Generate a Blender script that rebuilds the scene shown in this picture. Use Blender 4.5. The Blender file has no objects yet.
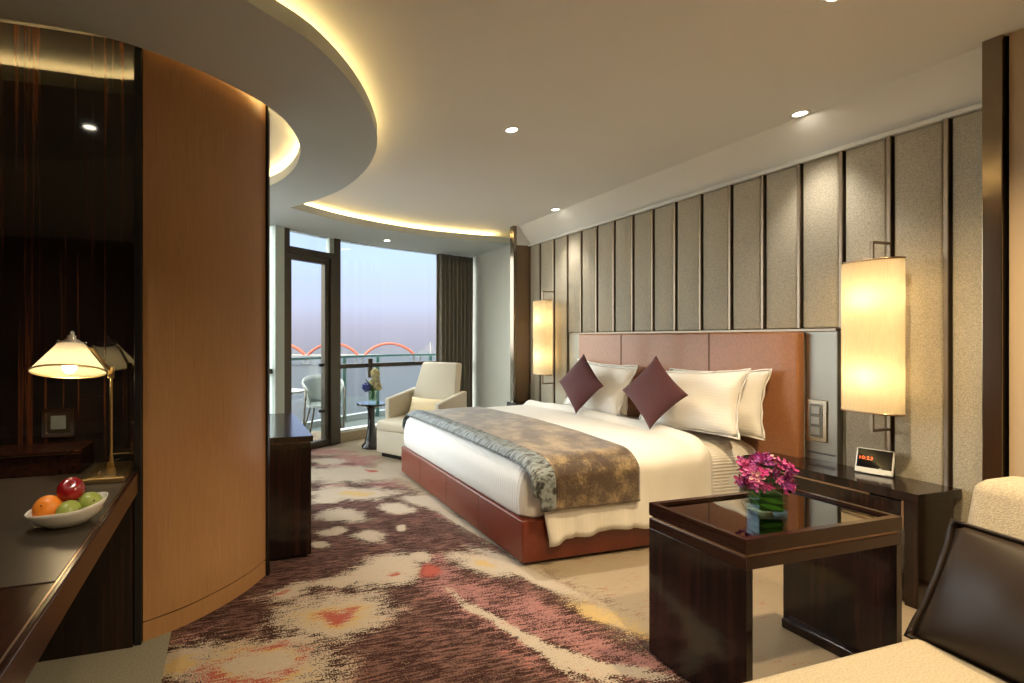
import bpy, bmesh, math, random
from mathutils import Vector, Matrix, noise, geometry
random.seed(7)
PI = math.pi
COL = bpy.context.scene.collection
# ---------------------------------------------------------------- camera geometry
F, CX, HY, EYE = 483.0, 365.0, 338.5, 1.32
YAW = math.atan(136 / 483)
SN, CS = math.sin(YAW), math.cos(YAW)
def floor_pt(u, v, z=0.0):
    d = (z - EYE) * F / (HY - v); t = (u - CX) / F
    return (d * (SN + CS * t), d * (CS - SN * t), d)

# ---------------------------------------------------------------- materials
def new_mat(name):
    m = bpy.data.materials.new(name); m.use_nodes = True
    return m, m.node_tree.nodes, m.node_tree.links, m.node_tree.nodes['Principled BSDF']
def C4(c): return (c[0], c[1], c[2], 1)
def S(r, g, b):
    f = lambda x: (x / 255 / 12.92) if x / 255 <= .04045 else ((x / 255 + .055) / 1.055) ** 2.4
    return (f(r), f(g), f(b))
def plain(name, col, rough=.5, metal=0, coat=0, bump=0, bscale=200, spec=.5, stretch=(1, 1, 1), sheen=0, var=0):
    m, n, l, p = new_mat(name)
    p.inputs['Base Color'].default_value = C4(col)
    p.inputs['Roughness'].default_value = rough
    p.inputs['Metallic'].default_value = metal
    p.inputs['Specular IOR Level'].default_value = spec
    p.inputs['Coat Weight'].default_value = coat
    p.inputs['Coat Roughness'].default_value = .03
    p.inputs['Sheen Weight'].default_value = sheen
    if bump or var:
        tc = n.new('ShaderNodeTexCoord'); mp = n.new('ShaderNodeMapping'); nz = n.new('ShaderNodeTexNoise')
        mp.inputs['Scale'].default_value = stretch
        nz.inputs['Scale'].default_value = bscale; nz.inputs['Detail'].default_value = 3
        l.new(tc.outputs['Object'], mp.inputs[0]); l.new(mp.outputs[0], nz.inputs['Vector'])
        if bump:
            b = n.new('ShaderNodeBump'); b.inputs['Strength'].default_value = bump; b.inputs['Distance'].default_value = .002
            l.new(nz.outputs['Fac'], b.inputs['Height']); l.new(b.outputs[0], p.inputs['Normal'])
        if var:
            r = n.new('ShaderNodeValToRGB')
            r.color_ramp.elements[0].position = .32; r.color_ramp.elements[1].position = .68
            r.color_ramp.elements[0].color = C4([x * (1 - var) for x in col])
            r.color_ramp.elements[1].color = C4([min(1, x * (1 + var)) for x in col])
            l.new(nz.outputs['Fac'], r.inputs[0]); l.new(r.outputs[0], p.inputs['Base Color'])
    return m
def wood(name, cols, scale, stretch, rough=.3, coat=0, spec=.5, pos=None):
    m, n, l, p = new_mat(name)
    tc = n.new('ShaderNodeTexCoord'); mp = n.new('ShaderNodeMapping'); nz = n.new('ShaderNodeTexNoise'); r = n.new('ShaderNodeValToRGB')
    geo = n.new('ShaderNodeNewGeometry')
    mp.inputs['Scale'].default_value = stretch
    nz.inputs['Scale'].default_value = scale; nz.inputs['Detail'].default_value = 5; nz.inputs['Roughness'].default_value = .65
    l.new(geo.outputs['Position'], mp.inputs[0]); l.new(mp.outputs[0], nz.inputs['Vector']); l.new(nz.outputs['Fac'], r.inputs[0])
    cr = r.color_ramp
    pos = pos or [.3 + .4 * i / (len(cols) - 1) for i in range(len(cols))]
    cr.elements[0].position = pos[0]; cr.elements[0].color = C4(cols[0])
    cr.elements[1].position = pos[-1]; cr.elements[1].color = C4(cols[-1])
    for q, c in zip(pos[1:-1], cols[1:-1]):
        e = cr.elements.new(q); e.color = C4(c)
    l.new(r.outputs[0], p.inputs['Base Color'])
    p.inputs['Roughness'].default_value = rough; p.inputs['Coat Weight'].default_value = coat; p.inputs['Coat Roughness'].default_value = .02
    p.inputs['Specular IOR Level'].default_value = spec
    return m
def emis(name, col, s):
    m, n, l, p = new_mat(name)
    p.inputs['Base Color'].default_value = C4(col); p.inputs['Emission Color'].default_value = C4(col); p.inputs['Emission Strength'].default_value = s
    return m
def clear_glass(name, tint, gloss=.1):
    m, n, l, p = new_mat(name)
    n.remove(p); out = n['Material Output']
    t = n.new('ShaderNodeBsdfTransparent'); g = n.new('ShaderNodeBsdfGlossy'); mx = n.new('ShaderNodeMixShader'); fr = n.new('ShaderNodeFresnel'); mm = n.new('ShaderNodeMath')
    t.inputs[0].default_value = C4(tint); g.inputs['Roughness'].default_value = .01
    mm.operation = 'MULTIPLY'; mm.inputs[1].default_value = gloss * 10; fr.inputs[0].default_value = 1.4
    l.new(fr.outputs[0], mm.inputs[0]); l.new(mm.outputs[0], mx.inputs[0]); l.new(t.outputs[0], mx.inputs[1]); l.new(g.outputs[0], mx.inputs[2]); l.new(mx.outputs[0], out.inputs[0])
    return m
M = {}
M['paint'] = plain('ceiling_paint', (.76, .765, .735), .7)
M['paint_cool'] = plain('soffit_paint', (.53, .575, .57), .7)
M['wall_paint'] = plain('wall_paint', (.62, .62, .55), .7)
M['fabric_wall'] = plain('woven_wall_fabric', (.43, .39, .30), .75, bump=1, bscale=260, var=.30)
M['fabric_brown'] = plain('brown_wall_fabric', (.22, .15, .09), .8, bump=.4, bscale=200)
M['tan_wall'] = plain('tan_wallcovering', (.50, .38, .25), .8, bump=.3, bscale=150)
M['bronze'] = plain('bronze_metal', (.30, .24, .18), .38, metal=1)
M['bronze_fin'] = plain('polished_bronze_fin', (.25, .20, .15), .16, metal=1)
M['bronze_light'] = plain('light_bronze', (.46, .33, .22), .3, metal=1)
M['steel'] = plain('brushed_steel', (.31, .30, .26), .42, metal=1, bump=.08, bscale=60, stretch=(1, 1, 30))
M['brass'] = plain('aged_brass', (.62, .47, .24), .28, metal=1)
M['chrome'] = plain('chrome', (.8, .8, .8), .12, metal=1)
M['ebony'] = wood('ebony_lacquer', [(.004, .003, .003), (.012, .006, .005), (.028, .010, .007), (.008, .005, .004)], 3, (14, 14, .25), .16, coat=.25, spec=.35, pos=[.35, .5, .6, .7])
M['lacquer_wall'] = wood('macassar_lacquer_wall', [(.006, .005, .005), (.010, .007, .006), (.085, .026, .010), (.012, .007, .006)], 2.2, (14, 14, .18), .07, coat=.6, pos=[.40, .545, .62, .68])
M['ebony_x'] = wood('ebony_desk', [(.007, .004, .003), (.03, .010, .006), (.008, .004, .003)], 3, (14, .4, 14), .22, coat=.12, spec=.3)
M['veneer'] = wood('oak_veneer', [(.34, .182, .078), (.42, .23, .10), (.375, .202, .088), (.46, .258, .115)], 5, (12, 12, .5), .33, coat=.1, pos=[.3, .45, .55, .7])
M['dark_panel'] = plain('dark_panelling', (.09, .06, .04), .5)
M['black'] = plain('black_trim', (.008, .008, .009), .25)
M['blackgloss'] = plain('black_gloss', (.006, .006, .007), .05, coat=.5)
M['inlay'] = plain('leather_inlay', (.045, .036, .028), .32, bump=.15, bscale=120)
M['leather_base'] = plain('red_brown_leather', (.155, .030, .014), .38, bump=.25, bscale=90, var=.12, coat=.1)
M['leather_head'] = plain('tan_leather', (.34, .145, .062), .40, bump=.2, bscale=70, var=.10, coat=.12)
M['seam'] = plain('leather_seam', (.10, .035, .014), .6)
def striped(name, col, axis, freq, amp=.5, rough=.6):
    m, n, l, p = new_mat(name)
    p.inputs['Base Color'].default_value = C4(col); p.inputs['Roughness'].default_value = rough; p.inputs['Sheen Weight'].default_value = .15
    geo = n.new('ShaderNodeNewGeometry'); w = n.new('ShaderNodeTexWave'); b = n.new('ShaderNodeBump')
    if axis != 'YZ': w.bands_direction = axis
    w.inputs['Scale'].default_value = freq; w.inputs['Distortion'].default_value = .6; w.inputs['Detail Scale'].default_value = .6
    b.inputs['Strength'].default_value = amp; b.inputs['Distance'].default_value = .002
    if axis == 'YZ':
        sx = n.new('ShaderNodeSeparateXYZ'); av = n.new('ShaderNodeMath'); cb = n.new('ShaderNodeCombineXYZ'); l.new(geo.outputs['Position'], sx.inputs[0])
        l.new(sx.outputs['Y'], av.inputs[0]); l.new(sx.outputs['Z'], av.inputs[1]); l.new(av.outputs[0], cb.inputs[0]); l.new(cb.outputs[0], w.inputs['Vector'])
    else: l.new(geo.outputs['Position'], w.inputs['Vector'])
    l.new(w.outputs['Fac'], b.inputs['Height']); l.new(b.outputs[0], p.inputs['Normal'])
    return m
M['linen'] = striped('white_linen', (.74, .715, .655), 'X', 12, .25)
M['sheet'] = striped('striped_sheet', (.74, .715, .655), 'YZ', 14, .9)
M['mattress'] = striped('ribbed_mattress_cover', (.78, .79, .78), 'Y', 14, .8)
M['pillowcase'] = striped('pillowcase', (.85, .83, .78), 'Z', 16, .4)
M['cushion'] = plain('plum_fabric', (.095, .028, .032), .85, bump=.8, bscale=300, sheen=.08, var=.25)
M['satin'] = plain('dark_satin', (.022, .014, .009), .45, spec=.3)
M['sofa'] = plain('woven_sofa_fabric', (.40, .345, .255), .85, bump=1, bscale=220, var=.18)
M['armchair'] = plain('cream_chair_fabric', (.62, .57, .46), .8, bump=.4, bscale=200)
M['armpillow'] = plain('cream_pillow_fabric', (.78, .64, .40), .7, bump=.2, bscale=200)
M['curtain'] = plain('curtain_fabric', (.23, .21, .17), .75, bump=.3, bscale=150)
M['porcelain'] = plain('porcelain', (.75, .75, .70), .15, coat=.5)
M['frame'] = plain('window_bronze', (.085, .072, .055), .35, metal=.6)
M['mullion'] = plain('pale_mullion', (.52, .60, .56), .4)
M['stone'] = plain('beige_stone', (.42, .34, .23), .35, bump=.2, bscale=40, var=.1)
M['white'] = plain('white_plastic', (.78, .80, .78), .4)
M['outwhite'] = plain('pale_grey_plastic', (.24, .27, .26), .5)
M['deck'] = plain('balcony_deck', (.055, .072, .066), .6, bump=.3, bscale=30)
M['railgreen'] = plain('green_rail', (.035, .10, .085), .3)
M['glass'] = clear_glass('window_glass', (.96, .98, .97), .05)
M['railglass'] = clear_glass('balustrade_glass', (.93, .97, .96), .05)
M['tableglass'] = plain('dark_table_glass', (.16, .135, .10), .02, metal=1)
M['vaseglass'] = clear_glass('vase_glass', (.90, .96, .92), .05)
M['leafdark'] = plain('leaf_dark', (.022, .075, .015), .4, coat=0)
M['leaf'] = plain('leaf_green', (.09, .26, .03), .35)
M['orange'] = plain('orange_peel', (.90, .28, .03), .38, bump=.5, bscale=80)
M['apple'] = plain('apple_skin', (.30, .008, .012), .16, coat=.5, bscale=12, var=.5)
M['greenfruit'] = plain('green_fruit', (.32, .40, .09), .32, bscale=15, var=.12)
M['stem'] = plain('fruit_stem', (.10, .06, .03), .6)
M['shade_inner'] = plain('lamp_shade_fabric', (.80, .72, .52), .7)
M['downlight'] = emis('downlight_glow', (1, .90, .72), 14)
M['bulb'] = emis('bulb_glow', (1, .86, .60), 5)
M['led'] = emis('cove_led', (1, .69, .29), 20)
M['digits'] = emis('clock_digits', (1, .16, .04), .7)
M['bridge_red'] = plain('bridge_red', (.38, .085, .045), .7)
M['bridge_pale'] = plain('bridge_concrete', (.32, .30, .27), .8)
M['pet'] = [plain('petal_' + str(i), c, .5, sheen=.2) for i, c in enumerate([(.42, .02, .20), (.30, .03, .28), (.55, .09, .33), (.66, .36, .42), (.45, .02, .12)])]
M['petw'] = plain('petal_white', (.75, .72, .48), .5)
M['petb'] = plain('petal_blue', (.13, .18, .50), .5)
M['plate'] = plain('switch_plate', (.42, .36, .27), .25, metal=1)
M['switch'] = plain('switch_button', (.14, .15, .14), .3)

def shade_mat(name, col):
    m, n, l, p = new_mat(name); n.remove(p); out = n['Material Output']
    d = n.new('ShaderNodeBsdfDiffuse'); t = n.new('ShaderNodeBsdfTranslucent'); mx = n.new('ShaderNodeMixShader')
    geo = n.new('ShaderNodeNewGeometry'); mp = n.new('ShaderNodeMapping'); nz = n.new('ShaderNodeTexNoise'); r = n.new('ShaderNodeValToRGB')
    mp.inputs['Scale'].default_value = (60, 60, 4); nz.inputs['Scale'].default_value = 4
    r.color_ramp.elements[0].position = .3; r.color_ramp.elements[1].position = .7
    r.color_ramp.elements[0].color = C4([x * .9 for x in col]); r.color_ramp.elements[1].color = C4(col)
    l.new(geo.outputs['Position'], mp.inputs[0]); l.new(mp.outputs[0], nz.inputs[0]); l.new(nz.outputs['Fac'], r.inputs[0])
    l.new(r.outputs[0], d.inputs[0]); l.new(r.outputs[0], t.inputs[0]); mx.inputs[0].default_value = .55
    l.new(d.outputs[0], mx.inputs[1]); l.new(t.outputs[0], mx.inputs[2]); l.new(mx.outputs[0], out.inputs[0])
    return m
M['shade'] = shade_mat('sconce_shade_fabric', (.92, .81, .58))
M['lampshade'] = shade_mat('desk_lamp_fabric', (.85, .76, .56))

def runner_mat():
    m, n, l, p = new_mat('gold_brown_runner')
    geo = n.new('ShaderNodeNewGeometry'); a = n.new('ShaderNodeTexNoise'); b = n.new('ShaderNodeTexNoise'); r = n.new('ShaderNodeValToRGB'); mx = n.new('ShaderNodeMath'); bp = n.new('ShaderNodeBump')
    a.inputs['Scale'].default_value = 9; a.inputs['Detail'].default_value = 7; b.inputs['Scale'].default_value = 70; b.inputs['Detail'].default_value = 2
    mx.operation = 'MULTIPLY_ADD'; mx.inputs[1].default_value = .45
    l.new(geo.outputs['Position'], a.inputs[0]); l.new(geo.outputs['Position'], b.inputs[0])
    l.new(b.outputs['Fac'], mx.inputs[0]); l.new(a.outputs['Fac'], mx.inputs[2]); l.new(mx.outputs[0], r.inputs[0])
    cr = r.color_ramp; cr.elements[0].position = .60; cr.elements[0].color = C4((.050, .026, .012)); cr.elements[1].position = .92; cr.elements[1].color = C4((.30, .215, .11))
    e = cr.elements.new(.72); e.color = C4((.105, .068, .032))
    l.new(r.outputs[0], p.inputs['Base Color']); p.inputs['Roughness'].default_value = .42; p.inputs['Sheen Weight'].default_value = .4
    bp.inputs['Strength'].default_value = .4; bp.inputs['Distance'].default_value = .003; l.new(a.outputs['Fac'], bp.inputs['Height']); l.new(bp.outputs[0], p.inputs['Normal'])
    return m
M['runner'] = runner_mat()
def trim_mat():
    m, n, l, p = new_mat('ruched_grey_ribbon')
    geo = n.new('ShaderNodeNewGeometry'); mp = n.new('ShaderNodeMapping'); a = n.new('ShaderNodeTexNoise'); r = n.new('ShaderNodeValToRGB'); bp = n.new('ShaderNodeBump')
    mp.inputs['Scale'].default_value = (22, 110, 22); mp.inputs['Rotation'].default_value = (0, 0, .3); a.inputs['Scale'].default_value = 1; a.inputs['Detail'].default_value = 4
    l.new(geo.outputs['Position'], mp.inputs[0]); l.new(mp.outputs[0], a.inputs[0]); l.new(a.outputs['Fac'], r.inputs[0])
    r.color_ramp.elements[0].position = .40; r.color_ramp.elements[0].color = C4((.035, .038, .038)); r.color_ramp.elements[1].position = .55; r.color_ramp.elements[1].color = C4((.23, .27, .28))
    l.new(r.outputs[0], p.inputs['Base Color']); p.inputs['Roughness'].default_value = .35
    bp.inputs['Strength'].default_value = 1; bp.inputs['Distance'].default_value = .01; l.new(a.outputs['Fac'], bp.inputs['Height']); l.new(bp.outputs[0], p.inputs['Normal'])
    return m
M['trim'] = trim_mat()
def water_mat():
    m, n, l, p = new_mat('river_water')
    p.inputs['Base Color'].default_value = C4((.020, .021, .030)); p.inputs['Roughness'].default_value = .45; p.inputs['Specular IOR Level'].default_value = .12
    geo = n.new('ShaderNodeNewGeometry'); mp = n.new('ShaderNodeMapping'); a = n.new('ShaderNodeTexNoise'); bp = n.new('ShaderNodeBump')
    mp.inputs['Scale'].default_value = (.05, .2, 1); a.inputs['Scale'].default_value = 1; a.inputs['Detail'].default_value = 5
    l.new(geo.outputs['Position'], mp.inputs[0]); l.new(mp.outputs[0], a.inputs[0]); bp.inputs['Strength'].default_value = .5; bp.inputs['Distance'].default_value = 2
    l.new(a.outputs['Fac'], bp.inputs['Height']); l.new(bp.outputs[0], p.inputs['Normal'])
    return m
M['water'] = water_mat()
def carpet_mat():
    m, n, l, p = new_mat('patterned_carpet')
    geo = n.new('ShaderNodeNewGeometry')
    at1 = n.new('ShaderNodeAttribute'); at1.attribute_name = 'pat_a'; at2 = n.new('ShaderNodeAttribute'); at2.attribute_name = 'pat_b'
    s1 = n.new('ShaderNodeSeparateColor'); s2 = n.new('ShaderNodeSeparateColor')
    l.new(at1.outputs['Color'], s1.inputs[0]); l.new(at2.outputs['Color'], s2.inputs[0])
    def nz(scale, st, detail=3, rot=0):
        mp = n.new('ShaderNodeMapping'); mp.inputs['Scale'].default_value = st; mp.inputs['Rotation'].default_value = (0, 0, rot)
        t = n.new('ShaderNodeTexNoise'); t.inputs['Scale'].default_value = scale; t.inputs['Detail'].default_value = detail; t.inputs['Roughness'].default_value = .7
        l.new(geo.outputs['Position'], mp.inputs[0]); l.new(mp.outputs[0], t.inputs[0]); return t.outputs['Fac']
    def mth(op, a, b, cl=False):
        q = n.new('ShaderNodeMath'); q.operation = op; q.use_clamp = cl
        for i, x in enumerate((a, b)):
            if isinstance(x, (int, float)): q.inputs[i].default_value = x
            else: l.new(x, q.inputs[i])
        return q.outputs[0]
    streak = nz(1, (9, 75, 1), 4, .18); grain = nz(130, (1, 1, 1), 2); big = nz(5, (1, 1.6, 1), 5)
    nsum = mth('ADD', mth('MULTIPLY', streak, 1.3), mth('ADD', mth('MULTIPLY', grain, 1.5), mth('MULTIPLY', big, 1.2)))
    off = mth('SUBTRACT', nsum, 2.0)
    def cut(mask, k=1.0, sharp=9):
        return mth('ADD', mth('MULTIPLY', mth('SUBTRACT', mth('ADD', mask, mth('MULTIPLY', off, k)), .5), sharp), .5, True)
    def mix(fac, a, b):
        q = n.new('ShaderNodeMix'); q.data_type = 'RGBA'; l.new(fac, q.inputs[0])
        for i, x in ((6, a), (7, b)):
            if isinstance(x, tuple): q.inputs[i].default_value = C4(x)
            else: l.new(x, q.inputs[i])
        return q.outputs[2]
    base = mix(mth('MULTIPLY', grain, 1.0, True), (.25, .20, .135), (.38, .315, .225))
    dk = mix(cut(streak, .6, 5), (.030, .012, .010), (.125, .070, .058))
    c = mix(cut(s1.outputs[0], 1.15), base, dk)
    c = mix(cut(s1.outputs[1], 1.5), c, (.27, .135, .125))
    c = mix(cut(s1.outputs[2], 1.3), c, mix(mth('MULTIPLY', grain, 1.0, True), (.30, .25, .20), (.45, .39, .31)))
    c = mix(cut(s2.outputs[1], 1.3), c, (.42, .30, .13))
    c = mix(cut(s2.outputs[0], 1.4), c, (.30, .075, .055))
    l.new(c, p.inputs['Base Color']); p.inputs['Roughness'].default_value = .95; p.inputs['Specular IOR Level'].default_value = .1
    b = n.new('ShaderNodeBump'); b.inputs['Strength'].default_value = .7; b.inputs['Distance'].default_value = .004
    l.new(grain, b.inputs['Height']); l.new(b.outputs[0], p.inputs['Normal'])
    return m
M['carpet'] = carpet_mat()
M['carpet_grey'] = plain('grey_carpet', (.26, .25, .20), .95, bump=.8, bscale=160, var=.2, spec=.1)

# ---------------------------------------------------------------- object helpers
def obj(name, bm, mat, parent=None, smooth=False, origin=True, kind=None, weld=False):
    if weld: bmesh.ops.remove_doubles(bm, verts=bm.verts, dist=1e-5)
    bmesh.ops.recalc_face_normals(bm, faces=bm.faces)
    me = bpy.data.meshes.new(name)
    xs = [v.co for v in bm.verts]
    lo = Vector((min(v.x for v in xs), min(v.y for v in xs), min(v.z for v in xs))); hi = Vector((max(v.x for v in xs), max(v.y for v in xs), max(v.z for v in xs)))
    c = Vector(((lo.x + hi.x) / 2, (lo.y + hi.y) / 2, lo.z)) if origin else Vector((0, 0, 0))
    for v in bm.verts: v.co -= c
    bm.to_mesh(me); bm.free()
    if smooth:
        me.shade_smooth()
        if smooth == 'auto':
            try: me.set_sharp_from_angle(angle=math.radians(38))
            except Exception: pass
    o = bpy.data.objects.new(name, me); COL.objects.link(o)
    for mm in (mat if isinstance(mat, list) else [mat]): me.materials.append(mm)
    off = Vector((0, 0, 0))
    q = parent
    while q is not None:
        off += q.location; q = q.parent
    o.parent = parent; o.location = c - off
    if kind: o['kind'] = kind
    return o
def thing(name, label, cat, loc=(0, 0, 0), group=None):
    o = bpy.data.objects.new(name, None); COL.objects.link(o); o.location = loc; o.empty_display_size = .1
    return tag(o, label, cat, group)
def tag(o, label, cat, group=None):
    o['label'] = label; o['category'] = cat
    if group: o['group'] = group
    return o
def dup(root, loc, label=None, rot=None):
    r = root.copy(); COL.objects.link(r); r.location = loc
    if rot is not None: r.rotation_euler = rot
    if label: r['label'] = label
    def rec(src, dst):
        for ch in list(src.children):
            c = ch.copy(); COL.objects.link(c); c.parent = dst; rec(ch, c)
    rec(root, r)
    return r
def struct(name, bm, mat, parent=None, smooth=False): return obj(name, bm, mat, parent, smooth, kind='structure')
def box(bm, a, b, bev=0, seg=2):
    x0, y0, z0 = a; x1, y1, z1 = b
    r = bmesh.ops.create_cube(bm, size=1)
    vs = r['verts']
    for v in vs: v.co = Vector(((x0 + x1) / 2 + v.co.x * (x1 - x0), (y0 + y1) / 2 + v.co.y * (y1 - y0), (z0 + z1) / 2 + v.co.z * (z1 - z0)))
    if bev:
        es = set(e for v in vs for e in v.link_edges)
        bmesh.ops.bevel(bm, geom=list(es), offset=bev, segments=seg, profile=.5, affect='EDGES')
    return bm
def B(a, b, bev=0, seg=2): return box(bmesh.new(), a, b, bev, seg)
def cyl(bm, c, r, h, n=32, r2=None):
    m = Matrix.Translation(Vector(c) + Vector((0, 0, h / 2)))
    bmesh.ops.create_cone(bm, cap_ends=True, segments=n, radius1=r, radius2=r if r2 is None else r2, depth=h, matrix=m); return bm
def lathe(bm, prof, c=(0, 0, 0), n=40, close=True):
    rings = []
    for r, z in prof:
        rings.append([bm.verts.new((c[0] + r * math.cos(2 * PI * i / n), c[1] + r * math.sin(2 * PI * i / n), c[2] + z)) for i in range(n)])
    for a, b in zip(rings, rings[1:]):
        for i in range(n): bm.faces.new((a[i], a[(i + 1) % n], b[(i + 1) % n], b[i]))
    if close:
        bm.faces.new(rings[0]); bm.faces.new(rings[-1])
    return bm
def tube(bm, pts, r, n=10):
    pts = [Vector(p) for p in pts]; rings = []
    for i, p in enumerate(pts):
        d = (pts[min(i + 1, len(pts) - 1)] - pts[max(i - 1, 0)]).normalized()
        up = Vector((0, 0, 1)) if abs(d.z) < .95 else Vector((1, 0, 0))
        a = d.cross(up).normalized(); b = d.cross(a).normalized()
        rr = r[i] if isinstance(r, (list, tuple)) else r
        rings.append([bm.verts.new(p + rr * (math.cos(2 * PI * k / n) * a + math.sin(2 * PI * k / n) * b)) for k in range(n)])
    for x, y in zip(rings, rings[1:]):
        for k in range(n): bm.faces.new((x[k], x[(k + 1) % n], y[(k + 1) % n], y[k]))
    bm.faces.new(rings[0]); bm.faces.new(rings[-1]); return bm
def bar(bm, p, q, w, h):      # rectangular bar between plan points p,q (z from p[2] up by h)
    p = Vector(p); q = Vector(q); d = (q - p); d.z = 0; d.normalize(); nrm = Vector((-d.y, d.x, 0)) * w / 2
    vs = [bm.verts.new(x) for x in (p + nrm, p - nrm, q - nrm, q + nrm)]
    vt = [bm.verts.new(v.co + Vector((0, 0, h))) for v in vs]
    bm.faces.new(vs); bm.faces.new(vt)
    for i in range(4): bm.faces.new((vs[i], vs[(i + 1) % 4], vt[(i + 1) % 4], vt[i]))
    return bm
def prism(bm, loops, z0, z1):
    """plan polygon with holes, extruded"""
    flat = [p for lp in loops for p in lp]
    tris = geometry.tessellate_polygon([[Vector((x, y, 0)) for x, y in lp] for lp in loops])
    lo = [bm.verts.new((x, y, z0)) for x, y in flat]; hi = [bm.verts.new((x, y, z1)) for x, y in flat]
    for t in tris:
        try: bm.faces.new([lo[i] for i in t]); bm.faces.new([hi[i] for i in t])
        except ValueError: pass
    k = 0
    for lp in loops:
        m = len(lp)
        for i in range(m):
            a, b = k + i, k + (i + 1) % m
            bm.faces.new((lo[a], lo[b], hi[b], hi[a]))
        k += m
    return bm
def ribbon(bm, pts, z0, z1, th=.02, side=1):
    """curved wall following plan points, thickness th to its left"""
    n = len(pts); off = []
    for i in range(n):
        a = Vector(pts[max(i - 1, 0)]); b = Vector(pts[min(i + 1, n - 1)]); d = (b - a).normalized()
        off.append((pts[i][0] - d.y * th * side, pts[i][1] + d.x * th * side))
    R4 = [[bm.verts.new((p[0], p[1], z)) for p, z in ((pts[i], z0), (off[i], z0), (off[i], z1), (pts[i], z1))] for i in range(n)]
    for a, b in zip(R4, R4[1:]):
        for k in range(4): bm.faces.new((a[k], a[(k + 1) % 4], b[(k + 1) % 4], b[k]))
    bm.faces.new(R4[0]); bm.faces.new(R4[-1])
    return bm
def cushion(w, h, t, n=22, pinch=.06, flange=0.0, wr=.0, seed=0, p=.55, fw=.006):
    """soft pillow in local XZ plane, thickness along Y"""
    bm = bmesh.new(); g = {}
    for s in (0, 1):
        for i in range(n + 1):
            for j in range(n + 1):
                if s == 1 and (i in (0, n) or j in (0, n)): g[s, i, j] = g[0, i, j]; continue
                u, v = -1 + 2 * i / n, -1 + 2 * j / n
                uu = max(0, 1 - abs(u) ** 2.2); vv = max(0, 1 - abs(v) ** 2.2)
                y = t / 2 * (uu * vv) ** p
                k = 1 - pinch * (1 - (abs(u) ** 2)) * (abs(v) ** 3)
                k2 = 1 - pinch * (1 - (abs(v) ** 2)) * (abs(u) ** 3)
                x = u * w / 2 * k2; z = v * h / 2 * k
                if wr:
                    q = noise.noise(Vector((x * 7 + seed, z * 7, s * 5))) * wr
                    y += q * (uu * vv) ** .5; 
                g[s, i, j] = bm.verts.new((x, -y if s == 0 else y, z))
        for i in range(n):
            for j in range(n):
                f = (g[s, i, j], g[s, i + 1, j], g[s, i + 1, j + 1], g[s, i, j + 1])
                bm.faces.new(f)
    if flange:
        for a, b, dx, dz in ((0, 0, 1, 0), (0, 0, 0, 1)): pass
        loop = [(i, 0) for i in range(n)] + [(n, j) for j in range(n)] + [(i, n) for i in range(n, 0, -1)] + [(0, j) for j in range(n, 0, -1)]
        inner = [g[0, i, j] for i, j in loop]; outer = []
        for k, (i, j) in enumerate(loop):
            c = inner[k].co; d = Vector(((1 if i == n else -1 if i == 0 else 0), 0, (1 if j == n else -1 if j == 0 else 0)))
            outer.append([bm.verts.new(c + d * flange + Vector((0, yy + fw * math.sin(k * .9 + seed), 0))) for yy in (-.004, .004)])
        m = len(loop)
        for k in range(m):
            a, b = k, (k + 1) % m
            bm.faces.new((inner[a], inner[b], outer[b][0], outer[a][0])); bm.faces.new((inner[a], inner[b], outer[b][1], outer[a][1])); bm.faces.new((outer[a][0], outer[b][0], outer[b][1], outer[a][1]))
    return bm
def xform(bm, mat):
    bmesh.ops.transform(bm, matrix=mat, verts=bm.verts); return bm
def circle_pts(c, r, a0, a1, n):
    return [(c[0] + r * math.cos(math.radians(a0 + (a1 - a0) * i / n)), c[1] + r * math.sin(math.radians(a0 + (a1 - a0) * i / n))) for i in range(n + 1)]
def smooth_pts(pts, n=8):
    out = []; P_ = [pts[0]] + list(pts) + [pts[-1]]
    for i in range(1, len(P_) - 2):
        p0, p1, p2, p3 = [Vector(q) for q in P_[i - 1:i + 3]]
        for k in range(n):
            t = k / n
            v = .5 * ((2 * p1) + (-p0 + p2) * t + (2 * p0 - 5 * p1 + 4 * p2 - p3) * t * t + (-p0 + 3 * p1 - 3 * p2 + p3) * t ** 3)
            out.append(tuple(v))
    out.append(tuple(pts[-1])); return out

# ---------------------------------------------------------------- the room shell
XW, CEIL, SOF, SOFT = 3.596, 2.70, 2.567, 2.64
WIN = smooth_pts([(-1.3, 4.05), (-.5, 4.72), (.46, 5.42), (1.35, 5.99), (2.15, 6.32), (2.92, 6.56), (3.62, 6.76)], 6)
def win_at(u):   # where the ray through picture column u meets the window line
    t = (u - CX) / F; d = Vector((SN + CS * t, CS - SN * t))
    for a, b in zip(WIN, WIN[1:]):
        a = Vector(a); b = Vector(b); e = b - a
        den = d.x * e.y - d.y * e.x
        if abs(den) < 1e-9: continue
        s = (a.x * e.y - a.y * e.x) / den; k = (a.x * d.y - a.y * d.x) / den
        if 0 <= k <= 1 and s > 0: return (d.x * s, d.y * s)

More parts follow.
